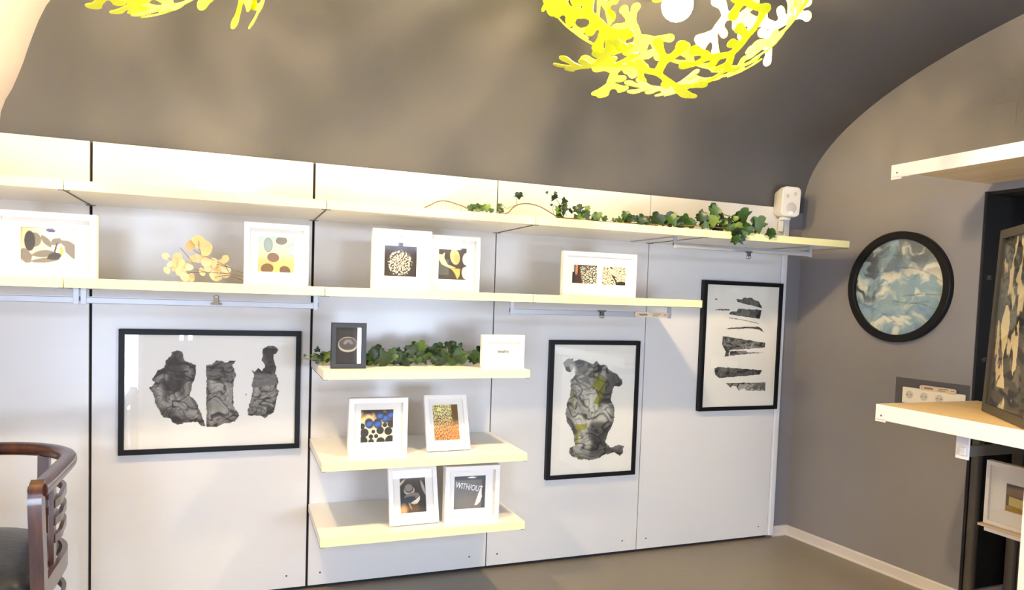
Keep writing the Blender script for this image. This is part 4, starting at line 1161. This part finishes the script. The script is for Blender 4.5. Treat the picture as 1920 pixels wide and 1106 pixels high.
# ================================================================== RIGHT WALL: socket strip, tag, patches
def rwall_empty(name, y, z, off=0.0):
    return empty(name, on_rwall(y, z, off), (0, 0, RW_RZ))
t = setp(rwall_empty('wall_patch', -0.835, 0.955), 'dark grey painted patch behind the socket strip', 'wall plate')
MB().box((-0.20, -0.0012, -0.055), (0.18, -0.0001, 0.088)).build('plate', mat('patch_grey', lin(84, 83, 88), 0.75), t)
t = setp(rwall_empty('access_hatch', -1.082, 2.293), 'square hatch painted over on the grey wall', 'hatch')
MB().box((-0.055, -0.0016, -0.055), (0.055, -0.0001, 0.055), bevel=0.001).build('hatch_cover', GREYWALL, t)
t = setp(rwall_empty('socket_strip', -0.840, 0.957), 'cream strip of three wall sockets above the right shelf', 'socket')
MB().box((-0.160, -0.012, -0.041), (0.160, -0.0014, 0.041), bevel=0.005, seg=3).build('cover_plate', PLASTIC, t)
for k in range(3):
    cx = -0.120 + 0.078 * k
    mb = MB(); mb.lathe([(0.0195, -0.0005), (0.021, 0.0006), (0.0225, 0.0), (0.0225, -0.001)], 28, c=(cx, -0.0128, 0.004), axis=Matrix(((1, 0, 0), (0, 0, -1), (0, 1, 0))))
    rg = mb.build('socket_ring', PLASTIC, t, smooth=True)
    mb = MB(); mb.cyl((cx, -0.0125, 0.004), (cx, -0.0122, 0.004), 0.0195, n=28)
    rs = mb.build('socket_well', PLASTICD, rg)
    mb = MB()
    for s in (-1, 1): mb.cyl((cx + s * 0.0095, -0.0129, 0.004), (cx + s * 0.0095, -0.0124, 0.004), 0.0026, n=8)
    mb.build('contact_hole', BLACK, rg)
MB().box((0.085, -0.0135, -0.026), (0.15, -0.0118, 0.034), bevel=0.001).build('switch_plate', PLASTIC, t)
tg = wooden_tag(on_rwall(-0.868, 1.0065, 0.0155), RW_RZ, R(0.0), 'wooden name tag lying on top of the socket strip')

# ------------------------------------------------------------------ right-hand shelves on steel uprights
def corner_shelf(x0, x1, y0, y1, ztop, th, label, topmat, edgemat):
    t = setp(empty('steel_shelf', ((x0 + x1) / 2, (y0 + y1) / 2, ztop - th)), label, 'shelf', 'birch shelves with white steel edges at right')
    hx = (x1 - x0) / 2; hy = (y0 - y1) / 2
    MB().box((-hx + 0.003, -hy, th - 0.026), (hx, hy - 0.003, th - 0.001)).build('board', SHELFWOOD, t)
    mb = MB()
    mb.box((-hx - 0.002, -hy, 0.0), (-hx + 0.003, hy, th), bevel=0.0015)
    mb.box((-hx - 0.002, hy - 0.05, -0.007), (-hx + 0.003, hy, 0.004), bevel=0.001)
    e = mb.build('steel_edge', edgemat, t)
    MB().cyl((-hx - 0.0035, hy - 0.03, 0.020), (-hx - 0.0015, hy - 0.03, 0.020), 0.004, n=10).build('rivet', STEEL, e)
    MB().box((-hx, hy - 0.003, th - 0.026), (hx, hy, th)).build('end_strip', edgemat, t)
    return t
corner_shelf(-0.585, 0.04, -1.09, -2.35, 0.985, 0.066, 'lower birch shelf with white steel edge at the right border', SHELFWOOD, WSTEEL)
corner_shelf(-0.555, 0.04, -1.07, -2.35, 2.003, 0.055, 'upper birch shelf with white steel edge at the right border', SHELFWOOD, WSTEEL)
t = setp(empty('shelf_upright', (0.108, -1.058, 0)), 'dark steel upright standing at the end of the grey wall', 'post')
mb = MB(); mb.sweep([(0, 0, 0), (0, 0, 0.915)], circ(0.024, 18), up=(0, 1, 0))
auto_smooth(mb.build('post', mat('upright_grey', lin(92, 86, 78), 0.45, metal=0.3), t), 50)
for z, lb in ((1.17, 'small chrome shelf hook low on the black reveal, beside the dark frame'), (1.555, 'small chrome shelf hook high on the black reveal, above the other')):
    hk = setp(empty('shelf_hook', (0.135, Y_NICHE - 0.0125, z)), lb, 'hook')
    mb = MB(); mb.box((-0.012, -0.004, -0.011), (0.012, -0.0002, 0.011)); mb.box((-0.012, -0.012, 0.005), (0.012, -0.004, 0.009)); mb.box((-0.012, -0.012, -0.008), (0.012, -0.004, -0.004))
    mb.build('hook_plate', CHROME, hk)
t = setp(empty('shelf_bracket', (-0.50, -1.43, 0.84)), 'steel support arm with white end plate under the lower right shelf', 'bracket')
MB().box((-0.008, -0.027, -0.022), (0.0, 0.027, 0.076), bevel=0.002).build('end_plate', WSTEEL, t)
MB().box((-0.014, -0.017, -0.006), (-0.0075, 0.009, 0.026), bevel=0.006, seg=3).build('hook', WSTEEL, t)
mb = MB(); mb.box((0.0, -0.022, -0.010), (0.60, -0.004, 0.032), bevel=0.002); mb.box((0.0, -0.022, 0.058), (0.60, 0.0, 0.078), bevel=0.001)
mb.build('arm', STEEL, t)
t = setp(empty('shelf_upright', (0.12, -1.44, 0)), 'rear steel upright in the dark niche', 'post')
MB().box((-0.02, -0.02, 0), (0.02, 0.02, 1.935), bevel=0.003).build('post', STEEL, t)

# large dark canvas standing at an angle on the lower shelf
picture_frame((-0.425, -1.520, 0.9855), 0.50, 0.742, DKFRAME, 0.034, 0.030, [(0.06, 0.94, 0.04, 0.96, artE)], 'large dark frame with torn cream shapes on the right shelf', rz=math.atan2(-0.37, -0.30) + 0 * PI, lean=R(2), recess=0.014, matboard=False, res=200, name='framed_print')
# white frame with golden picture on a slim ledge under the shelf
picture_frame((-0.108, -1.388, 0.4795), 0.27, 0.275, WFRAME, 0.016, 0.030, [(0.30, 0.80, 0.27, 0.70, artG)], 'white frame with a golden picture below the right shelf', rz=-PI / 2, recess=0.014, lean=0.0)
t = setp(empty('picture_ledge', (-0.10, -1.42, 0.479)), 'slim wooden picture ledge under the golden picture', 'ledge')
MB().box((-0.03, -0.26, -0.010), (0.06, 0.175, 0.0), bevel=0.001).build('ledge_board', TAGWOOD, t)
MB().box((-0.022, -0.26, -0.028), (0.06, 0.150, -0.0105), bevel=0.001).build('rail', WSTEEL, t)
t = setp(empty('white_plinth', (-0.47, -1.70, 0)), 'white plinth standing under the right shelf at the border', 'plinth')
MB().box((-0.05, -0.55, 0.0), (0.33, 0.022, 0.90), bevel=0.003).build('plinth_body', WFRAME, t)

# ================================================================== CHAIR
CH = Vector((-3.945, -0.70, 0))
t = setp(empty('armchair', CH), 'mahogany barrel armchair with black leather seat at the left border', 'chair')
RX, YB_, YF = 0.282, 0.285, -0.335          # half width, back and front of the U (relative)
def upath(z, rx=RX, yb=YB_, yf=YF, n=18, z_front=None):
    pts = [(rx - 0.004, yf, z if z_front is None else z_front)]
    for k in range(1, 4): pts.append((rx, yf + (0.0 - yf) * k / 4, z))
    for k in range(n + 1):
        a = PI * k / n
        pts.append((rx * math.cos(a), yb * math.sin(a) ** 0.9 if math.sin(a) > 0 else 0.0, z))
    for k in range(3, 0, -1): pts.append((-rx, yf + (0.0 - yf) * k / 4, z))
    pts.append((-rx + 0.004, yf, z if z_front is None else z_front))
    return spline(pts, 3)
prof = [(0.026 * math.copysign(abs(math.cos(a)) ** 0.75, math.cos(a)), 0.022 * math.copysign(abs(math.sin(a)) ** 0.75, math.sin(a))) for a in [2 * PI * k / 16 for k in range(16)]]
mb = MB(); mb.sweep(upath(0.800), prof); auto_smooth(mb.build('crest_rail', CHAIRWOOD, t), 50)
for s in (-1, 1):
    mb = MB()
    pth = [(s * (RX - 0.004), YF + 0.012, 0.812), (s * (RX - 0.004), YF - 0.012, 0.795), (s * (RX - 0.003), YF - 0.016, 0.74), (s * RX, YF - 0.008, 0.6), (s * (RX + 0.002), YF, 0.4), (s * (RX + 0.004), YF + 0.008, 0.0)]
    mb.sweep(spline(pth, 4), [(-0.017, -0.021), (0.017, -0.021), (0.017, 0.021), (-0.017, 0.021)], up=(0, 1, 0))
    auto_smooth(mb.build('leg', CHAIRWOOD, t), 40)
    mb = MB()
    a = R(52)
    mb.sweep([(s * RX * math.cos(a), YB_ * math.sin(a) ** 0.9, 0.79), (s * RX * math.cos(a) * 0.98, YB_ * math.sin(a) ** 0.9, 0.4), (s * RX * math.cos(a), YB_ * math.sin(a) ** 0.9 + 0.01, 0.0)], [(-0.017, -0.017), (0.017, -0.017), (0.017, 0.017), (-0.017, 0.017)], up=(0, 1, 0))
    mb.build('leg', CHAIRWOOD, t)
    mb = MB()
    mb.sweep([(s * (RX - 0.014), -0.11, 0.785), (s * (RX - 0.014), -0.11, 0.48)], [(-0.007, -0.016), (0.007, -0.016), (0.007, 0.016), (-0.007, 0.016)], up=(0, 1, 0))
    mb.build('spindle', CHAIRWOOD, t)
def side_path(z, s, rx=RX - 0.010, yb=YB_ - 0.010, y_start=-0.12):
    p = [(s * rx, y_start, z), (s * (rx + 0.006), y_start / 2, z)] + [(s * rx * math.cos(R(a)), yb * math.sin(R(a)) ** 0.9 if a > 0 else 0.0, z) for a in (0, 13, 26, 39, 52)]
    return spline(p, 4)
for z, s in [(zz, ss) for zz in (0.700, 0.645, 0.590, 0.36) for ss in (-1, 1)]:
    mb = MB(); mb.sweep(side_path(z, s), [(-0.006, -0.013), (0.006, -0.013), (0.006, 0.013), (-0.006, 0.013)])
    auto_smooth(mb.build('back_slat', CHAIRWOOD, t), 40)
mb = MB(); mb.sweep(upath(0.475, RX - 0.008, YB_ - 0.008, YF + 0.02), [(-0.008, -0.03), (0.008, -0.03), (0.008, 0.03), (-0.008, 0.03)]); auto_smooth(mb.build('seat_rail', CHAIRWOOD, t), 40)
MB().box((-RX + 0.02, YF - 0.012, 0.435), (RX - 0.02, YF + 0.012, 0.500), bevel=0.003).build('apron', CHAIRWOOD, t)
# seat cushion: domed D shape
mb = MB()
outl = [(RX - 0.024, YF + 0.004)] + [((RX - 0.024) * math.cos(PI * k / 20), (YB_ - 0.03) * math.sin(PI * k / 20)) for k in range(21)] + [(-RX + 0.024, YF + 0.004)]
out2 = []
for i in range(len(outl)):
    a = Vector(outl[i]); b = Vector(outl[(i + 1) % len(outl)])
    kk = max(1, int((b - a).length / 0.04))
    for q in range(kk): out2.append(a + (b - a) * q / kk)
cen = Vector((0, -0.03))
rings = []
for (f_, zz) in ((1.0, 0.500), (1.005, 0.512), (0.97, 0.528), (0.85, 0.543), (0.6, 0.554), (0.3, 0.558)):
    rings.append([mb.bm.verts.new(((cen + (p - cen) * f_).x, (cen + (p - cen) * f_).y, zz)) for p in out2])
n = len(out2)
for a, b in zip(rings, rings[1:]):
    for k in range(n): mb.bm.faces.new((a[k], a[(k + 1) % n], b[(k + 1) % n], b[k]))
cv = mb.bm.verts.new((cen.x, cen.y, 0.559))
for k in range(n): mb.bm.faces.new((rings[-1][k], rings[-1][(k + 1) % n], cv))
mb.bm.faces.new(rings[0][::-1])
st = mb.build('seat', LEATHER, t, smooth=True)
nail = MB().sphere((0, 0, 0), 0.0045, 8).mesh('nail_head', True); nail.materials.append(mat('nail_dark', lin(52, 46, 40), 0.3, metal=0.8))
for k in range(26):
    o = link('nail_head', nail, None, st); o.location = (-RX + 0.036 + (2 * RX - 0.072) * k / 25, YF + 0.002, 0.506)

# ================================================================== CORAL LAMPS
def coral_mesh(seed, R_=0.40, cells=52, ext=0.20):
    """one branching flat piece, cut from a smooth union of capsules, bent to the shade's curvature"""
    rr = random.Random(seed)
    caps = []
    def limb(x, y, a, L, r_, bend):
        # a curved limb as three capsules; returns its tip and heading
        for k in range(3):
            x2 = x + L / 3 * math.cos(a); y2 = y + L / 3 * math.sin(a)
            caps.append((x, y, x2, y2, r_))
            x, y = x2, y2
            a += bend / 3
        return x, y, a
    n = rr.choice((3, 3, 4))
    a0 = rr.uniform(0, 2 * PI)
    for i in range(n):
        a = a0 + 2 * PI * i / n + rr.uniform(-0.3, 0.3)
        x, y, a = limb(0, 0, a, rr.uniform(0.060, 0.088), 0.0115, rr.uniform(-0.6, 0.6))
        subs = [rr.uniform(0.55, 0.95), -rr.uniform(0.55, 0.95)]
        if n == 3 and rr.random() < 0.6: subs.append(rr.uniform(-0.15, 0.15))
        for da in subs:
            xe, ye, ae = limb(x, y, a + da, rr.uniform(0.055, 0.082), 0.0095, rr.uniform(-0.9, 0.9))
            caps.append((xe, ye, xe + 0.004, ye, rr.uniform(0.015, 0.0185)))
        if rr.random() < 0.7:                 # a short bud on the limb
            mx_, my_ = x * 0.55, y * 0.55
            xe, ye, ae = limb(mx_, my_, a + rr.choice((-1, 1)) * 1.3, 0.040, 0.0095, 0.3)
            caps.append((xe, ye, xe + 0.003, ye, 0.014))
    g = np.linspace(-ext, ext, cells + 1)
    X, Y = np.meshgrid(g, g)
    acc = np.zeros(X.shape)
    kk = 0.0036
    for (x0, y0, x1, y1, r_) in caps:
        dx, dy = x1 - x0, y1 - y0
        tt = np.clip(((X - x0) * dx + (Y - y0) * dy) / (dx * dx + dy * dy + 1e-12), 0, 1)
        d = np.hypot(X - x0 - tt * dx, Y - y0 - tt * dy) - r_
        acc += np.exp(-d / kk)
    S = -kk * np.log(acc + 1e-30)             # <0 inside
    verts = []; key = {}
    def vert(k, x, y):
        if k not in key:
            key[k] = len(verts)
            r2 = x * x + y * y
            verts.append((x, y, -r2 / (2 * R_)))
        return key[k]
    faces = []
    for j in range(cells):
        for i in range(cells):
            c = [(i, j), (i + 1, j), (i + 1, j + 1), (i, j + 1)]
            s = [S[b, a] for a, b in c]
            if min(s) >= 0: continue
            poly = []
            for q in range(4):
                (ia, ja), (ib, jb) = c[q], c[(q + 1) % 4]
                sa, sb = s[q], s[(q + 1) % 4]
                if sa < 0: poly.append(vert(('v', ia, ja), g[ia], g[ja]))
                if (sa < 0) != (sb < 0):
                    f = sa / (sa - sb)
                    poly.append(vert(('e',) + tuple(sorted([(ia, ja), (ib, jb)])), g[ia] + f * (g[ib] - g[ia]), g[ja] + f * (g[jb] - g[ja])))
            if len(poly) >= 3: faces.append(poly)
    me = bpy.data.meshes.new('coral_piece')
    me.from_pydata(verts, [], faces)
    bm = bmesh.new(); bm.from_mesh(me)
    ret = bmesh.ops.solidify(bm, geom=list(bm.faces), thickness=0.0028)
    bm.to_mesh(me); bm.free()
    for p in me.polygons: p.use_smooth = False
    me.materials.append(CORAL)
    return me
CORALM = [coral_mesh(s) for s in (3, 8, 15, 21)]
def coral_lamp(loc, label, seed, cz_top):
    t = setp(empty('coral_pendant_lamp', loc), label, 'lamp', 'lime coral pendant lamps')
    rr = random.Random(seed)
    rx, rz = 0.385, 0.265
    N = 27
    open_dir = Vector((-0.42, -0.70, -0.36)).normalized()      # the shade leaves the bulb in view from the front
    for i in range(N):
        zf = 1 - 2 * (i + 0.5) / N
        if zf > 0.93: continue
        a = i * 2.39996 + seed
        rxy = math.sqrt(1 - zf * zf)
        if Vector((rxy * math.cos(a), rxy * math.sin(a), zf)).dot(open_dir) > 0.90: continue
        nrm = Vector((rxy * math.cos(a) / rx, rxy * math.sin(a) / rx, zf / rz)).normalized()
        pos = Vector((rx * 0.94 * rxy * math.cos(a), rx * 0.94 * rxy * math.sin(a), rz * 0.94 * zf))
        q = nrm.to_track_quat('Z', 'Y') @ Euler((rr.uniform(-0.65, 0.65), rr.uniform(-0.65, 0.65), rr.uniform(0, 2 * PI))).to_quaternion()
        o = link('coral_piece', CORALM[rr.randrange(4)], None, t)
        o.location = pos
        o.rotation_euler = q.to_euler()
        s = rr.uniform(0.88, 1.06)
        o.scale = (s, s, s)
    mb = MB(); mb.sphere((0, 0, 0.0), 0.050, 24)
    mb.build('bulb', BULB, t, smooth=True)
    mb = MB(); mb.cyl((0, 0, 0.044), (0, 0, 0.13), 0.022, n=16); mb.build('bulb_holder', WSPK, t)
    mb = MB(); mb.cyl((0, 0, 0.13), (0, 0, cz_top), 0.003, n=8); mb.build('cable', WSPK, t)
    mb = MB(); mb.cyl((0, 0, cz_top - 0.02), (0, 0, cz_top + 0.01), 0.04, 0.05, n=24); mb.build('ceiling_rose', WSPK, t)
    return t
LAMP_POS = [(-1.84, -1.35, 2.345), (-3.36, -1.33, 2.365)]
coral_lamp(LAMP_POS[0], 'lime-green coral pendant lamp glowing above the shelves, right of centre', 4, vz(1.38) - 2.345)
coral_lamp(LAMP_POS[1], 'lime-green coral pendant lamp at upper left, mostly out of view', 9, vz(0.80) - 2.365)
